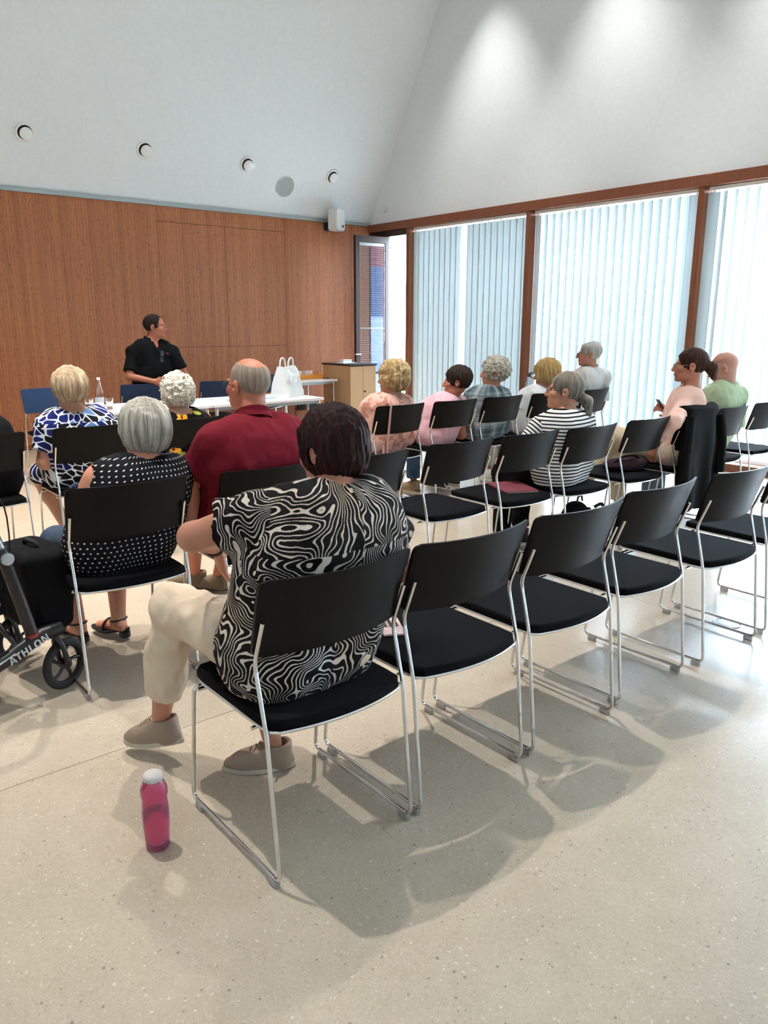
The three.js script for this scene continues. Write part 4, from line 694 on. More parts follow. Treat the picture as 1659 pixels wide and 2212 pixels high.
// blonde in white
cast.blonde = person({ shift: -0.03, label: 'blonde bobbed woman in a white shirt', at: [5.80, -4.63], H: [5.92, 1.035, -4.77], yaw: 24 * DEG, pitch: -8 * DEG, fem: 1, fwd: 12 * DEG, skin: '#b0705a', sw: 0.16, bulk: 1.1, J: { hip: [5.8, 0.575, -4.82], N: [5.87, 0.885, -4.77], sL: [5.72, 0.81, -4.8], eL: [5.60, 0.66, -4.86], wL: [5.76, 0.62, -5.04], kL: [5.66, 0.52, -5.22] },
  shirt: { mat: cloth(0xdcdcdc), sleeve: 0.62, flare: 0.02, t: 0.014, hem: 0.481, nr: 0.068 }, legs: { mat: cloth(0xb9b3a8), cuff: 0.9 }, shoes: { mat: M.white },
  hair: { c1: '#a07c48', c2: '#cfae78', c3: '#86653a', off: 0.032, amp: 0.006, freq: 45, nape: -0.085, side: -0.08, ears: false, drop: 1, front: 0.04 } });
// white shirt, glasses
cast.white = person({ shift: -0.02, label: 'grey haired man with glasses in a white shirt', at: [6.48, -4.60], H: [6.49, 1.211, -4.71], yaw: 40 * DEG, fwd: 20 * DEG, skin: '#b37a62', sw: 0.18, bulk: 1.08, J: { hip: [6.46, 0.58, -4.77], N: [6.53, 1.06, -4.69], sL: [6.39, 0.975, -4.77], sR: [6.69, 0.98, -4.64] },
  shirt: { mat: cloth(0xcfcbc8), collar: 1, sleeve: 0.85, t: 0.016, fold: 0.007, hem: 0.481, nr: 0.064 }, legs: { mat: cloth(0x3a3d44), cuff: 0.9 }, shoes: { mat: M.black }, glasses: darkGlasses,
  hair: { c1: '#8f8d89', c2: '#c9c6c0', off: 0.010, amp: 0.003, freq: 55, nape: -0.08, side: -0.03, front: 0.085, bald: [0.05, 0.06, 0.07] } });
// striped top, ponytail
cast.stripe = person({ shift: -0.045, label: 'woman with a grey ponytail and glasses in a black and white striped top', at: [4.10, -2.92], H: [4.13, 1.074, -3.17], yaw: 34 * DEG, pitch: 4 * DEG, fem: 1, fwd: 12 * DEG, skin: '#bd8468', sw: 0.18, bulk: 1.22, hunch: 0.02, cell: 0.011,
  J: { hip: [4.09, 0.58, -3.09], N: [4.12, 0.915, -3.1], sL: [3.94, 0.855, -3.14], eL: [3.80, 0.68, -3.28], wL: [3.87, 0.6, -3.48], sR: [4.28, 0.86, -3.07], kL: [3.92, 0.52, -3.48], aL: [3.86, 0.09, -3.42], kR: [4.12, 0.52, -3.5] },
  shirt: { name: 'top', mat: printed(PAT.stripes), pattern: 1, sleeve: 1.7, t: 0.014, fold: 0.005, hem: 0.481, nr: 0.078 }, legs: { mat: blackCloth, cuff: 0.95 }, shoes: { mat: std(0x2a2622, 0.6) }, glasses: darkGlasses,
  hair: { c1: '#5b534a', c2: '#8b8377', c3: '#a59d90', off: 0.010, amp: 0.0025, freq: 60, nape: -0.085, side: -0.03, front: 0.07, R: 0.24, tail: [P([0, -0.03, 0.1], [0, -0.05, 0.15], 0.03, 0.035, 0.02), P([0, -0.05, 0.15], [0, -0.13, 0.175], 0.036, 0.018, 0.02)] } });
// peach cardigan, dark hair tied back
cast.peach = person({ label: 'dark haired woman in a peach top leaning an arm on her chair', at: [5.33, -2.9], H: [5.37, 1.203, -3.01], yaw: 34 * DEG, fem: 1, fwd: 40 * DEG, skin: '#b47459', sw: 0.155, bulk: 1.0, cell: 0.011,
  J: { hip: [5.33, 0.585, -3.08], N: [5.385, 1.03, -2.99], sL: [5.28, 0.95, -2.95], eL: [5.0, 0.835, -2.88], wL: [5.0, 0.66, -3.02], sR: [5.5, 0.95, -3.07], eR: [5.6, 0.75, -3.1], wR: [5.47, 0.84, -3.19], kL: [5.15, 0.66, -3.44], aL: [5.0, 0.3, -3.6], kR: [5.3, 0.53, -3.5] }, hands: { R: { dir: [-0.7, 0.4, -0.3], palm: [0, -0.4, -1], curl: 0.8 }, L: { dir: [0, -1, -0.2], palm: [1, 0, 0], curl: 0.5 } },
  shirt: { name: 'cardigan', mat: cloth(0xe9bfae), sleeve: 1.72, t: 0.011, fold: 0.007, hem: 0.481, nr: 0.07 }, legs: { mat: khaki, cuff: 0.9 }, shoes: { mat: M.black }, glasses: wire,
  hair: { c1: '#2a1914', c2: '#4a3128', off: 0.010, amp: 0.003, freq: 60, nape: -0.085, side: -0.02, front: 0.068, R: 0.24, tail: [P([0, 0.0, 0.11], [0.0, -0.01, 0.15], 0.03, 0.04, 0.02), P([0, -0.01, 0.15], [0.0, -0.075, 0.165], 0.042, 0.024, 0.02)] } });
// green shirt, bald
cast.green = person({ shift: -0.03, label: 'bald man with glasses in a light green shirt, head bowed', at: [5.93, -2.93], H: [5.93, 1.166, -3.04], yaw: 22 * DEG, pitch: -18 * DEG, fwd: 15 * DEG, skin: '#c48d78', sw: 0.19, bulk: 1.2, neck: 1.1, J: { hip: [5.93, 0.585, -3.1], N: [5.95, 1.03, -2.99], sL: [5.79, 0.945, -3.03], eL: [5.68, 0.76, -3.15], sR: [6.13, 0.94, -2.97] },
  shirt: { mat: cloth(0xa9b896), collar: 1, sleeve: 0.9, t: 0.018, fold: 0.009, hem: 0.481, nr: 0.066 }, legs: { mat: cloth(0x55606b), cuff: 0.9 }, shoes: { mat: M.black }, glasses: wire });
// standing speaker
cast.man = person({ label: 'man standing behind the tables in a black polo shirt', at: [3.45, -8.1], H: [3.50, 1.462, -8.08], yaw: -128 * DEG, skin: '#a8654a', across: [-0.98, 0, 0.2], sw: 0.2, bulk: 1.12, belly: 0.95, hs: 1.0, neck: 1.05, fine: 0.004,
  J: { hip: [3.45, 0.86, -8.12], N: [3.45, 1.305, -8.1], sR: [3.25, 1.20, -8.12], eR: [3.16, 0.955, -8.04], wR: [3.38, 0.90, -7.9], sL: [3.66, 1.2, -8.06], eL: [3.74, 0.965, -7.98], wL: [3.53, 0.895, -7.87], kR: [3.36, 0.46, -8.1], aR: [3.35, 0.09, -8.14], tR: [3.33, 0.045, -8.0], kL: [3.55, 0.46, -8.08], aL: [3.55, 0.09, -8.12], tL: [3.57, 0.045, -7.98] },
  hands: { R: { dir: [1, -0.08, 0.15], palm: [0, -0.3, -1], curl: 0.55, s: 1 }, L: { dir: [-1, 0, 0.05], palm: [0, -0.3, -1], curl: 0.55, s: 1 } },
  shirt: { name: 'polo_shirt', mat: cloth(0x0b0d10), collar: 1, collarR: 0.078, collarUp: 0.0, collarGap: 0.05, sleeve: 0.8, flare: 0.016, t: 0.013, hem: 0.8, nr: 0.068, vneck: 1 }, legs: { mat: blackCloth, cuff: 0.97 }, shoes: { mat: M.black },
  hair: { c1: '#16100e', c2: '#2b211c', off: 0.011, amp: 0.003, freq: 60, nape: -0.07, side: -0.02, front: 0.112, faceW: 0.082, faceD: 0.118, earH: 0.04 } });
// ---------------------------------------------------------------- things on the floor, chairs and tables
const font = await new FontLoader().loadAsync('fonts/droid/droid_sans_bold.typeface.json');
{ // pink drinking bottle
  const b = thing('drinking_bottle', 'pink see-through drinking bottle with a pale cap on the floor', 'bottle', [0.748, 0.001, -1.955]);
  const pk = new THREE.MeshPhysicalMaterial({ color: new THREE.Color().setRGB(0.86, 0.30, 0.50), roughness: 0.16, transmission: 0.88, thickness: 0.02, ior: 1.4, attenuationColor: new THREE.Color().setRGB(0.72, 0.10, 0.30), attenuationDistance: 0.05 });
  part('bottle_body', lathe([[0, 0], [0.03, 0], [0.034, 0.006], [0.0355, 0.03], [0.0385, 0.08], [0.039, 0.12], [0.036, 0.155], [0.0355, 0.165], [0.039, 0.175], [0.038, 0.195], [0.03, 0.215], [0.027, 0.222], [0.0255, 0.222], [0.028, 0.213], [0.036, 0.194], [0.037, 0.176], [0.0335, 0.165], [0.034, 0.155], [0.037, 0.12], [0.0365, 0.08], [0.0335, 0.03], [0.032, 0.008], [0, 0.006]], 40), pk, b);
  const w = part('water', lathe([[0, 0.0065], [0.0318, 0.0085], [0.0332, 0.03], [0.0362, 0.08], [0.0366, 0.115], [0, 0.115]], 40), new THREE.MeshPhysicalMaterial({ color: new THREE.Color().setRGB(0.95, 0.62, 0.75), roughness: 0.02, transmission: 1, thickness: 0.03, ior: 1.33 }), b); w.userData.label = 'water filling half the bottle';
  const cp = part('cap', lathe([[0, 0.242], [0.02, 0.242], [0.0265, 0.239], [0.028, 0.233], [0.028, 0.222], [0.026, 0.219], [0, 0.219]], 32), std(0xc3bdb9, 0.5), b); part('cap_loop', rod([[-0.024, 0.222, 0.012], [-0.034, 0.212, 0.01], [-0.036, 0.2, 0]], 0.005, 0.01), pk, cp);
}
{ // phone
  const p = thing('phone', 'pale pink phone case with dark dots lying on the empty seat', 'phone', [1.60, 0.4835, -1.905], -0.5);
  part('case', rbox(0.076, 0.009, 0.15, 0.004, 0, 0.0045, 0, 3), std(0xd9bcb8, 0.5), p);
  for (let i = 0; i < 3; i++) for (let k = 0; k < 4; k++) part('dot', rbox(0.011, 0.005, 0.011, 0.002, -0.02 + i * 0.02, 0.0105, -0.055 + k * 0.02), std(0x4a4440, 0.6), p);
}
single('floor_outlet', [lathe([[0.062, 0.0008], [0.07, 0.0008], [0.07, 0.003], [0.066, 0.0042], [0.062, 0.003], [0.062, 0.0008]], 40), lathe([[0, 0.0012], [0.061, 0.0012], [0.061, 0.0022], [0, 0.0024]], 40)], std(0x7e8285, 0.35, { metalness: 0.7 }), 'round metal floor outlet between the right hand chair legs', 'floor outlet', [3.74, 0, -1.76]);
{ // dark red folder
  const p = thing('folder', 'dark red folder lying on an empty black seat', 'folder', [3.69, 0.4838, -3.2], -0.42); const m = std(0x6d2a33, 0.55);
  part('cover', rbox(0.22, 0.004, 0.31, 0.0015, 0, 0.011, 0), m, p); part('pages', box(0.208, 0.0085, 0.3, 0.003, 0.006, 0), std(0xcfc8c0, 0.8), p); part('back_cover', rbox(0.22, 0.002, 0.31, 0.0008, 0, 0.0011, 0), m, p); part('spine', rbox(0.004, 0.012, 0.31, 0.0015, -0.11, 0.007, 0), m, p);
}
const soft = (f, lo, hi, c, mat, name, parent) => part(name, iso(f, lo, hi, c), mat, parent);
{ // purple bag
  const p = thing('soft_bag', 'slack dark purple bag lying on an empty seat', 'bag', [4.80, 0.4845, -3.13], -0.3);
  soft((x, y, z) => Math.max(smin(ell(x, y, z, [0, 0.035, 0], [0.17, 0.05, 0.1]), ell(x, y, z, [0.09, 0.045, 0.02], [0.08, 0.04, 0.08]), 0.05) - 0.006 * noise(x * 22, y * 22, z * 22), -y), [-0.22, -0.02, -0.16], [0.22, 0.13, 0.16], 0.009, cloth(0x2a1c22), 'bag_body', p);
  part('handle', rod([[-0.12, 0.06, 0.04], [-0.06, 0.11, 0.06], [0.06, 0.11, 0.06], [0.12, 0.06, 0.04]], 0.008, 0.05), cloth(0x1c1216), p);
}
{ // rucksack under the striped woman's chair
  const p = thing('rucksack', 'black rucksack on the floor under the striped woman', 'rucksack', [4.24, 0.001, -3.1], 0.2);
  soft((x, y, z) => Math.max(ell(x, y, z, [0, 0.13, 0], [0.16, 0.21, 0.11]) - 0.008 * noise(x * 16, y * 16, z * 16), -y), [-0.22, -0.02, -0.17], [0.22, 0.4, 0.17], 0.011, blackCloth, 'bag_body', p);
  for (const s of [-1, 1]) part('strap', rod([[s * 0.06, 0.3, 0.1], [s * 0.1, 0.33, 0.14], [s * 0.13, 0.2, 0.15], [s * 0.12, 0.04, 0.1]], 0.012, 0.06), M.blackMatte, p);
  part('grab_handle', rod([[-0.04, 0.335, 0.02], [-0.03, 0.375, 0.02], [0.03, 0.375, 0.02], [0.04, 0.335, 0.02]], 0.007, 0.02), M.blackMatte, p);
}
{ // rucksack on the left chair
  const p = thing('rucksack', 'black rucksack standing on the chair at the left edge', 'rucksack', [1.115, 0.485, -5.05], 0);
  soft((x, y, z) => Math.max(smin(ell(x, y, z, [-0.05, 0.2, 0], [0.13, 0.28, 0.13]), ell(x, y, z, [0.045, 0.2, 0], [0.11, 0.27, 0.13]), 0.06) - 0.008 * noise(x * 14, y * 14, z * 14), -y), [-0.24, -0.02, -0.18], [0.24, 0.52, 0.18], 0.012, blackCloth, 'bag_body', p);
  part('pocket', rbox(0.22, 0.2, 0.06, 0.028, 0, 0.13, -0.12, 4), blackCloth, p); part('grab_handle', rod([[-0.05, 0.46, 0.03], [-0.04, 0.51, 0.03], [0.04, 0.51, 0.03], [0.05, 0.46, 0.03]], 0.008, 0.02), M.blackMatte, p);
}
{ // coat over the chair back
  const p = thing('coat', 'long black coat hanging over the back of the peach woman’s chair'.replace('’', "'"), 'coat', [5.33, 0, -2.9], 0.05);
  const f = (x, y, z) => { const w = 0.255 + 0.05 * Math.max(0, 0.9 - y) - 0.05 * Math.max(0, y - 0.82) / 0.1, zc = 0.055 - 0.03 * Math.max(0, Math.min(1, (y - 0.6) / 0.3)) + 0.045 * (1 - (x / 0.25) ** 2) * Math.max(0.2, Math.min(1, y)) + 0.016 * Math.sin(x * 26 + 1.5 * noise(x * 4, y * 3, 1)) * Math.min(1, (0.95 - y) * 2), th = 0.02 + 0.004 * noise(x * 9, y * 9, z * 9); let d = Math.max(Math.abs(z - zc) - th, Math.abs(x) - w + 0.012 * noise(1, y * 9, 5), y - 0.915, 0.17 + 0.02 * noise(x * 8, 2, 2) - y) * 0.8; const fr = Math.max(Math.abs(z - zc + 0.052 + 0.02) - 0.02, Math.abs(x) - 0.24, y - 0.905, 0.62 - y) * 0.8; return smin(smin(d, fr, 0.03), Math.max(Math.hypot(y - 0.893, z - zc + 0.03) - 0.045, Math.abs(x) - 0.235) * 0.8, 0.03); };
  soft(f, [-0.34, 0.12, -0.14], [0.34, 0.98, 0.18], 0.009, cloth(0x08090c), 'coat_body', p);
  for (const s of [-1, 1]) part('sleeve', rod([[s * 0.22, 0.86, 0.06], [s * 0.265, 0.7, 0.075], [s * 0.27, 0.42, 0.08]], 0.045, 0.1, 12), cloth(0x08090c), p);
}
{ // shoulder bag with a pink strap on the pink blouse woman's chair
  const p = thing('shoulder_bag', 'small bag on a dusty pink strap slung over the chair back', 'bag', [4.0, 0, -4.66]), m = std(0xb98a86, 0.7);
  const strip = (pts) => { const g = rod(pts, 0.012, 0.03, 10); return g.applyMatrix4(new THREE.Matrix4()); };
  part('strap', [rod([[-0.13, 0.6, -0.09], [-0.14, 0.89, 0.005], [-0.14, 0.902, 0.03], [-0.14, 0.88, 0.058], [-0.15, 0.6, 0.03], [-0.17, 0.42, 0.045]], 0.009, 0.03, 8), rod([[-0.17, 0.42, 0.045], [-0.21, 0.5, 0.05], [-0.2, 0.58, 0.04]], 0.009, 0.03, 8)], m, p);
  part('bag_body', rbox(0.2, 0.15, 0.05, 0.02, -0.17, 0.36, 0.055, 4), m, p);
}
// ---------------------------------------------------------------- front tables
{ // carrier bag
  const b = thing('carrier_bag', 'white carrier bag with upright handles on the front table', 'bag', [4.55, 0.7305, -7.17], 0.45), m = std(0xe8eaeb, 0.45, { side: THREE.DoubleSide });
  const g = new THREE.BoxGeometry(0.33, 0.32, 0.2, 14, 14, 8), p = g.attributes.position;
  for (let i = 0; i < p.count; i++) { let x = p.getX(i), y = p.getY(i) + 0.16, z = p.getZ(i); const t = y / 0.32; z *= 1 - 0.75 * t * t; x *= 1 - 0.13 * t; const fold = 0.012 * noise(x * 18, y * 14, z * 18) + 0.01 * Math.abs(noise((x + y) * 16, (x - y) * 9, 4)); p.setXYZ(i, x + 0.6 * fold, Math.max(0, y + (t > 0.9 ? 0.012 * noise(x * 12, 1, 1) : 0)), z + Math.sign(z) * fold); }
  g.computeVertexNormals(); part('bag_body', g, m, b);
  for (const s of [-1, 1]) part('handle', rod([[-0.06, 0.28, s * 0.022], [-0.045, 0.38, s * 0.024], [-0.02, 0.41, s * 0.026], [0.03, 0.41, s * 0.026], [0.05, 0.37, s * 0.024], [0.06, 0.28, s * 0.022]].map(([x, y, z]) => [x + s * 0.045, y, z]), 0.0085, 0.03, 8), m, b);
  part('emblem', [new THREE.TorusGeometry(0.018, 0.0025, 6, 20, 5).translate(-0.09, 0.16, 0.098)], std(0x9a8c7c, 0.6), b);
}
const glassMat = new THREE.MeshPhysicalMaterial({ color: 0xffffff, roughness: 0.02, transmission: 1, thickness: 0.004, ior: 1.5 }), waterMat = new THREE.MeshPhysicalMaterial({ color: 0xffffff, roughness: 0.01, transmission: 1, thickness: 0.05, ior: 1.33 });
{
  const b = thing('water_bottle', 'tall clear glass water bottle on the front table', 'bottle', [2.55, 0.7305, -7.24]);
  part('bottle_body', lathe([[0, 0], [0.034, 0], [0.037, 0.006], [0.037, 0.13], [0.03, 0.17], [0.017, 0.215], [0.0135, 0.255], [0.0155, 0.258], [0.0155, 0.264], [0.011, 0.264], [0.0105, 0.25], [0.014, 0.213], [0.027, 0.168], [0.034, 0.128], [0.034, 0.008], [0, 0.006]], 28), glassMat, b);
  part('screw_cap', cyl(0.0158, 0.0158, 0.02, 0, 0.272, 0, 18), M.white, b); part('bottle_label', new THREE.CylinderGeometry(0.0374, 0.0374, 0.05, 28, 1, true).translate(0, 0.08, 0), std(0xc8ccd0, 0.6, { side: THREE.DoubleSide }), b);
  const tumbler = () => { const t = thing('tumbler', 'water glass left of the tall bottle', 'glass', [2.47, 0.7305, -7.2], 0, 'water glasses on the front table'); part('glass_body', lathe([[0, 0], [0.029, 0], [0.0355, 0.105], [0.0335, 0.105], [0.0275, 0.008], [0, 0.008]], 28), glassMat, t); part('water', lathe([[0, 0.0085], [0.0274, 0.0085], [0.0305, 0.055], [0, 0.055]], 28), waterMat, t); return t; };
  const t0 = tumbler(); copyOf(t0, 'water glass in front of the tall bottle', [2.585, 0.7305, -7.1], 0); copyOf(t0, 'water glass half hidden by the blonde head', [2.40, 0.7305, -7.1], 0);
}
const paper = std(0xeef0f2, 0.7);
single('paper_sheet', rbox(0.297, 0.003, 0.21, 0.001, 0, 0.0016, 0), paper, 'white sheet of paper between the two front tables', 'paper', [3.72, 0.7305, -7.2], 0.2); single('booklet', rbox(0.16, 0.012, 0.22, 0.002, 0, 0.0061, 0), std(0xd6d8d8, 0.6), 'thin grey booklet on the front table left of the red shirt', 'booklet', [3.83, 0.7305, -7.3], 1.2);
single('leaflet', rbox(0.21, 0.02, 0.15, 0.002, 0, 0.0101, 0), std(0xb9d6ec, 0.5), 'pale blue stack of leaflets left of the red shirt', 'leaflets', [3.90, 0.7305, -7.05], 0.1); single('leaflet', rbox(0.15, 0.02, 0.21, 0.002, 0, 0.0101, 0), std(0xc9d9ea, 0.5), 'pale blue stack of leaflets beside the carrier bag', 'leaflets', [4.24, 0.7305, -7.15], 0.1);
{ // tray with cups
  const t = thing('tray', 'orange tray on the side table', 'tray', [6.24, 0.7305, -9.36], 0.1), m = std(0xd98a1e, 0.5);
  part('tray_base', rbox(0.42, 0.008, 0.3, 0.003, 0, 0.0045, 0), m, t); for (const s of [-1, 1]) { part('tray_side', rbox(0.42, 0.06, 0.012, 0.004, 0, 0.034, s * 0.146), m, t); const e = part('tray_end', rbox(0.012, 0.06, 0.3, 0.004, s * 0.206, 0.034, 0), m, t); part('handle', rod([[s * 0.206, 0.055, -0.06], [s * 0.235, 0.09, -0.05], [s * 0.235, 0.09, 0.05], [s * 0.206, 0.055, 0.06]], 0.006, 0.02), m, e); }
  const cup = thing('cup', 'left white cup on the orange tray', 'cup', [6.14, 0.7395, -9.36], 0.8, 'cups on the orange tray'); part('cup_body', lathe([[0, 0], [0.028, 0], [0.032, 0.01], [0.04, 0.085], [0.042, 0.1], [0.039, 0.1], [0.036, 0.085], [0.028, 0.012], [0, 0.01]], 24), M.whiteGloss, cup); part('ear', new THREE.TorusGeometry(0.022, 0.005, 8, 18, 3.6).rotateZ(-1.8).translate(0.043, 0.055, 0), M.whiteGloss, cup); part('print', rbox(0.02, 0.02, 0.002, 0.001, 0, 0.055, 0.0375), std(0x9a6a5a, 0.6), cup);
  copyOf(cup, 'middle white cup on the orange tray', [6.24, 0.7395, -9.34], 2.1); copyOf(cup, 'right white cup on the orange tray', [6.33, 0.7395, -9.38], 0.3);
}
{ const s = thing('remote_tray', 'white pen box and papers lying on the dark cabinet top', 'box', [6.80, 0.9475, -9.16], 0.15); part('box_body', rbox(0.17, 0.035, 0.09, 0.006, 0.02, 0.018, 0), M.white, s); part('lid', rbox(0.174, 0.01, 0.094, 0.004, 0.02, 0.0405, 0), std(0xd8c9c9, 0.5), s); part('sheet', rbox(0.24, 0.003, 0.2, 0.001, -0.02, 0.0016, 0.05), paper, s); }
[[6.52, 'left black wall socket under the tables'], [6.74, 'right black wall socket under the tables']].forEach(([x, label]) => { const s = thing('wall_socket', label, 'socket', [x, 0.30, ZW + 0.004], 0, 'black wall sockets'); part('plate', rbox(0.15, 0.15, 0.02, 0.006, 0, 0, 0.01), M.black, s); part('insert', cyl(0.045, 0.045, 0.006, 0, 0, 0, 24).rotateX(Math.PI / 2).translate(0, 0, 0.019), M.blackMatte, s); });
single('cable', rod([[6.47, 0.735, -9.25], [6.52, 0.74, -9.12], [6.535, 0.62, -9.05], [6.56, 0.3, -9.2], [6.55, 0.02, -9.5], [6.72, 0.02, -9.8]], 0.005, 0.1, 8), M.black, 'black cable hanging from the side table beside the cabinet', 'cable');
// ---------------------------------------------------------------- walking frames
function rollator(label, pos, turn) {
  const r = thing('rollator', label, 'walking frame', pos, turn), blk = std(0x101012, 0.38), silver = std(0xb9c2ca, 0.3, { metalness: 0.85 }), red = std(0x8a1a1c, 0.4);
  const wheelTyre = new THREE.TorusGeometry(0.092, 0.018, 12, 36).scale(1, 1, 0.95), hub = cyl(0.02, 0.02, 0.045, 0, 0, 0, 16).rotateX(Math.PI / 2);
  const spoke = (a) => { const c = new THREE.QuadraticBezierCurve3(V(0.015 * Math.cos(a), 0.015 * Math.sin(a), 0), V(0.05 * Math.cos(a + 0.35), 0.05 * Math.sin(a + 0.35), 0), V(0.08 * Math.cos(a), 0.08 * Math.sin(a), 0)); return sweep(c.getPoints(6), (t) => 0.0075 + 0.003 * Math.abs(t - 0.5), 6); };
  for (const s of [-1, 1]) {
    for (const [z, st] of [[-0.28, 0.25], [0.3, 0]]) {
      const w = part('tyre', wheelTyre.clone().rotateY(Math.PI / 2), M.rubber, r); w.position.set(s * 0.21, 0.11, z); w.rotation.y = st;
      part('hub', hub.clone().rotateY(Math.PI / 2), blk, w); for (let k = 0; k < 5; k++) part('spoke', spoke(k * 1.2566).rotateY(Math.PI / 2), blk, w);
    }
    const f = part('fork', [rod([[s * 0.21 + 0.035, 0.11, -0.28], [s * 0.21 + 0.033, 0.2, -0.265], [s * 0.21, 0.262, -0.245]], 0.012, 0.04), rod([[s * 0.21 - 0.035, 0.11, -0.28], [s * 0.21 - 0.033, 0.2, -0.265], [s * 0.21, 0.262, -0.245]], 0.012, 0.04)], blk, r);
    const side = part('side_beam', sweep([V(s * 0.21, 0.27, -0.28), V(s * 0.21, 0.268, -0.2), V(s * 0.21, 0.22, -0.08), V(s * 0.21, 0.155, 0.12), V(s * 0.21, 0.11, 0.3)], () => 0.03, 14), blk, r);
    if (s > 0) { const tg = new TextGeometry('ATHLON', { font, size: 0.032, depth: 0.002, curveSegments: 4 }); tg.computeBoundingBox(); const w = tg.boundingBox.max.x; const t = part('lettering', tg.translate(-w / 2, -0.013, 0), std(0xb8b8b8, 0.5), side); t.position.set(0.242, 0.232, -0.125); t.rotation.set(0, Math.PI / 2, 0, 'YXZ'); t.rotation.z = 0.34; part('inlay', rod([[0.239, 0.232, -0.07], [0.239, 0.2, 0.02]], 0.0035, 0.01), silver, side); }
    const post = part('post', sweep([V(s * 0.21, 0.25, -0.165), V(s * 0.21, 0.66, -0.075)], () => 0.025, 12), blk, r); part('collar', sweep([V(s * 0.21, 0.272, -0.1602), V(s * 0.21, 0.286, -0.157)], () => 0.0268, 14), red, post); part('pivot_cap', cyl(0.024, 0.024, 0.012, 0, 0, 0, 20).rotateZ(Math.PI / 2).translate(s * 0.24, 0.62, -0.083), silver, post);
    part('handle_tube', sweep([V(s * 0.21, 0.64, -0.08), V(s * 0.21, 0.93, 0.005)], () => 0.018, 12), silver, r);
    const grip = part('grip', rod([[s * 0.21, 0.92, 0.002], [s * 0.21, 0.965, 0.03], [s * 0.21, 0.975, 0.22]], 0.017, 0.03, 10), M.black, r); part('brake_lever', rod([[s * 0.21, 0.945, 0.06], [s * 0.21, 0.915, 0.1], [s * 0.21, 0.905, 0.21], [s * 0.21, 0.925, 0.215]], 0.006, 0.02), M.black, grip);
    part('brake_cable', rod([[s * 0.21, 0.94, 0.05], [s * 0.19, 0.86, -0.12], [s * 0.2, 0.55, -0.12], [s * 0.215, 0.2, 0.22]], 0.0035, 0.15, 6), M.black, r);
  }
  const seat = part('seat_panel', rbox(0.4, 0.012, 0.2, 0.005, 0, 0.6, 0.04), M.blackMatte, r); part('cross_brace', [rod([[-0.2, 0.24, -0.1], [0.2, 0.58, 0]], 0.011), rod([[0.2, 0.24, -0.1], [-0.2, 0.58, 0]], 0.011)], blk, r); part('seat_rail', [rod([[-0.2, 0.605, -0.06], [0.2, 0.605, -0.06]], 0.01), rod([[-0.2, 0.605, 0.14], [0.2, 0.605, 0.14]], 0.01)], blk, r); for (const s of [-1, 1]) part('clamp', rbox(0.045, 0.04, 0.04, 0.008, s * 0.15, 0.605, -0.06), red, r);
  const bag = part('basket', iso((x, y, z) => { const t = (y - 0.25) / 0.33, d = Math.max(Math.abs(x) - 0.155 - 0.025 * t, Math.abs(z + 0.29) - 0.085 - 0.03 * t, Math.abs(y - 0.41) - 0.165); const q = [Math.abs(x) - 0.12 - 0.025 * t, Math.abs(y - 0.41) - 0.135, Math.abs(z + 0.29) - 0.05 - 0.03 * t]; return Math.hypot(Math.max(q[0], 0), Math.max(q[1], 0), Math.max(q[2], 0)) + Math.min(Math.max(...q), 0) - 0.04 - 0.004 * noise(x * 20, y * 20, z * 20); }, [-0.24, 0.2, -0.46], [0.24, 0.64, -0.1], 0.01), blackCloth, r); part('bag_handle', rod([[-0.06, 0.57, -0.3], [-0.05, 0.605, -0.29], [0.05, 0.605, -0.29], [0.06, 0.57, -0.3]], 0.01, 0.02), M.blackMatte, bag);
  return r;
}
rollator('black walking frame with a basket at the left edge', [0.56, 0, -3.325], -78.5 * DEG);
rollator('walking frame parked before the blinds beyond the checked shirt', [6.63, 0, -5.84], Math.PI + 110 * DEG - Math.PI);
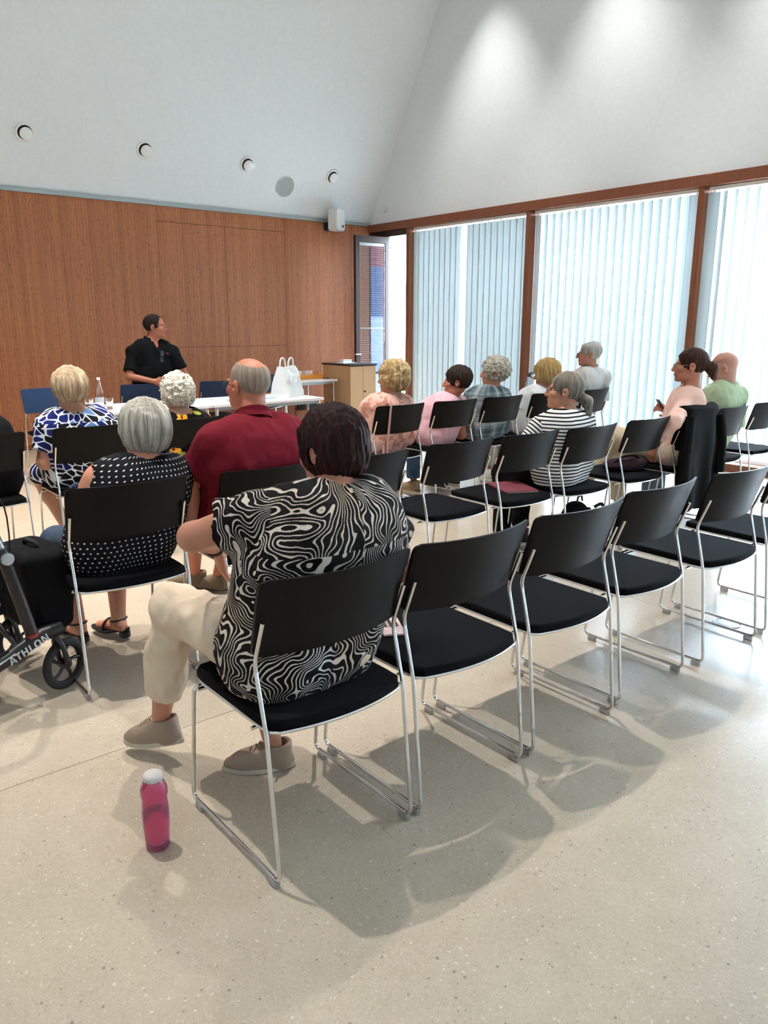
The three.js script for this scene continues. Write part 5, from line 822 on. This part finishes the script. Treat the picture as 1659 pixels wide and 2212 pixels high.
// speaker's sunglasses and chest emblem
{
  const M0 = cast.man, c = add(M0.base, M0.T(0.72)), fv = mul(M0.fwdv, -1);
  const sg = thing('sunglasses', 'dark sunglasses hung in the polo neck of the standing man', 'sunglasses', [c[0] + fv[0] * 0.158 + 0.005, c[1] - 0.02, c[2] + fv[2] * 0.158], 0.2);
  for (const s of [-1, 1]) { const l = part('lens', rbox(0.038, 0.05, 0.006, 0.002, 0, s * 0.032 - 0.005, 0.012 + s * 0.006), std(0x2c3440, 0.15), sg); part('rim', rod([[-0.021, s * 0.032 - 0.032, 0.012 + s * 0.006], [0.021, s * 0.032 - 0.032, 0.012 + s * 0.006], [0.021, s * 0.032 + 0.022, 0.012 + s * 0.006], [-0.021, s * 0.032 + 0.022, 0.012 + s * 0.006]], 0.0022, 0.012, 6, true), M.black, l); }
  part('temple', rod([[-0.012, 0.05, 0.018], [-0.012, 0.07, -0.01], [-0.005, 0.0, -0.02]], 0.002, 0.01, 6), M.black, sg);
  const em = part('emblem', [rbox(0.03, 0.012, 0.003, 0.001, 0, 0, 0), rbox(0.02, 0.01, 0.003, 0.001, 0.012, -0.014, 0), rbox(0.006, 0.016, 0.003, 0.001, 0.03, -0.004, 0)], std(0x6a1f24, 0.7), M0.shirt); const e = add(M0.T(0.74), add(mul(fv, 0.150), mul(M0.ax, -0.085))); em.position.set(...e); em.rotation.y = 0.35;
}
// watch on the zebra blouse woman's wrist
{ const z = cast.zebra, a = mix(z.J.eL, z.J.wL, 0.9), d = norm(sub(z.J.wL, z.J.eL)), e1 = norm(cross(d, [0, 1, 0])), e2 = cross(d, e1), pts = []; for (let i = 0; i <= 20; i++) { const t = i / 20 * 6.2832; pts.push(V(...add(a, add(mul(e1, Math.cos(t) * 0.031), mul(e2, Math.sin(t) * 0.031))))); } part('wristwatch', sweep(pts, () => 0.0065, 6, false), M.black, z.g); }
// phone in the peach woman's hand
{ const p = cast.peach, w = add(p.base, p.J.wR); single('phone', rbox(0.07, 0.13, 0.01, 0.004).rotateX(-0.6), std(0x3a3233, 0.4), 'phone held up by the woman in the peach top', 'phone', [w[0] - 0.075, w[1] + 0.05, w[2] - 0.035], 0.9); }
renderer.render(scene, camera);
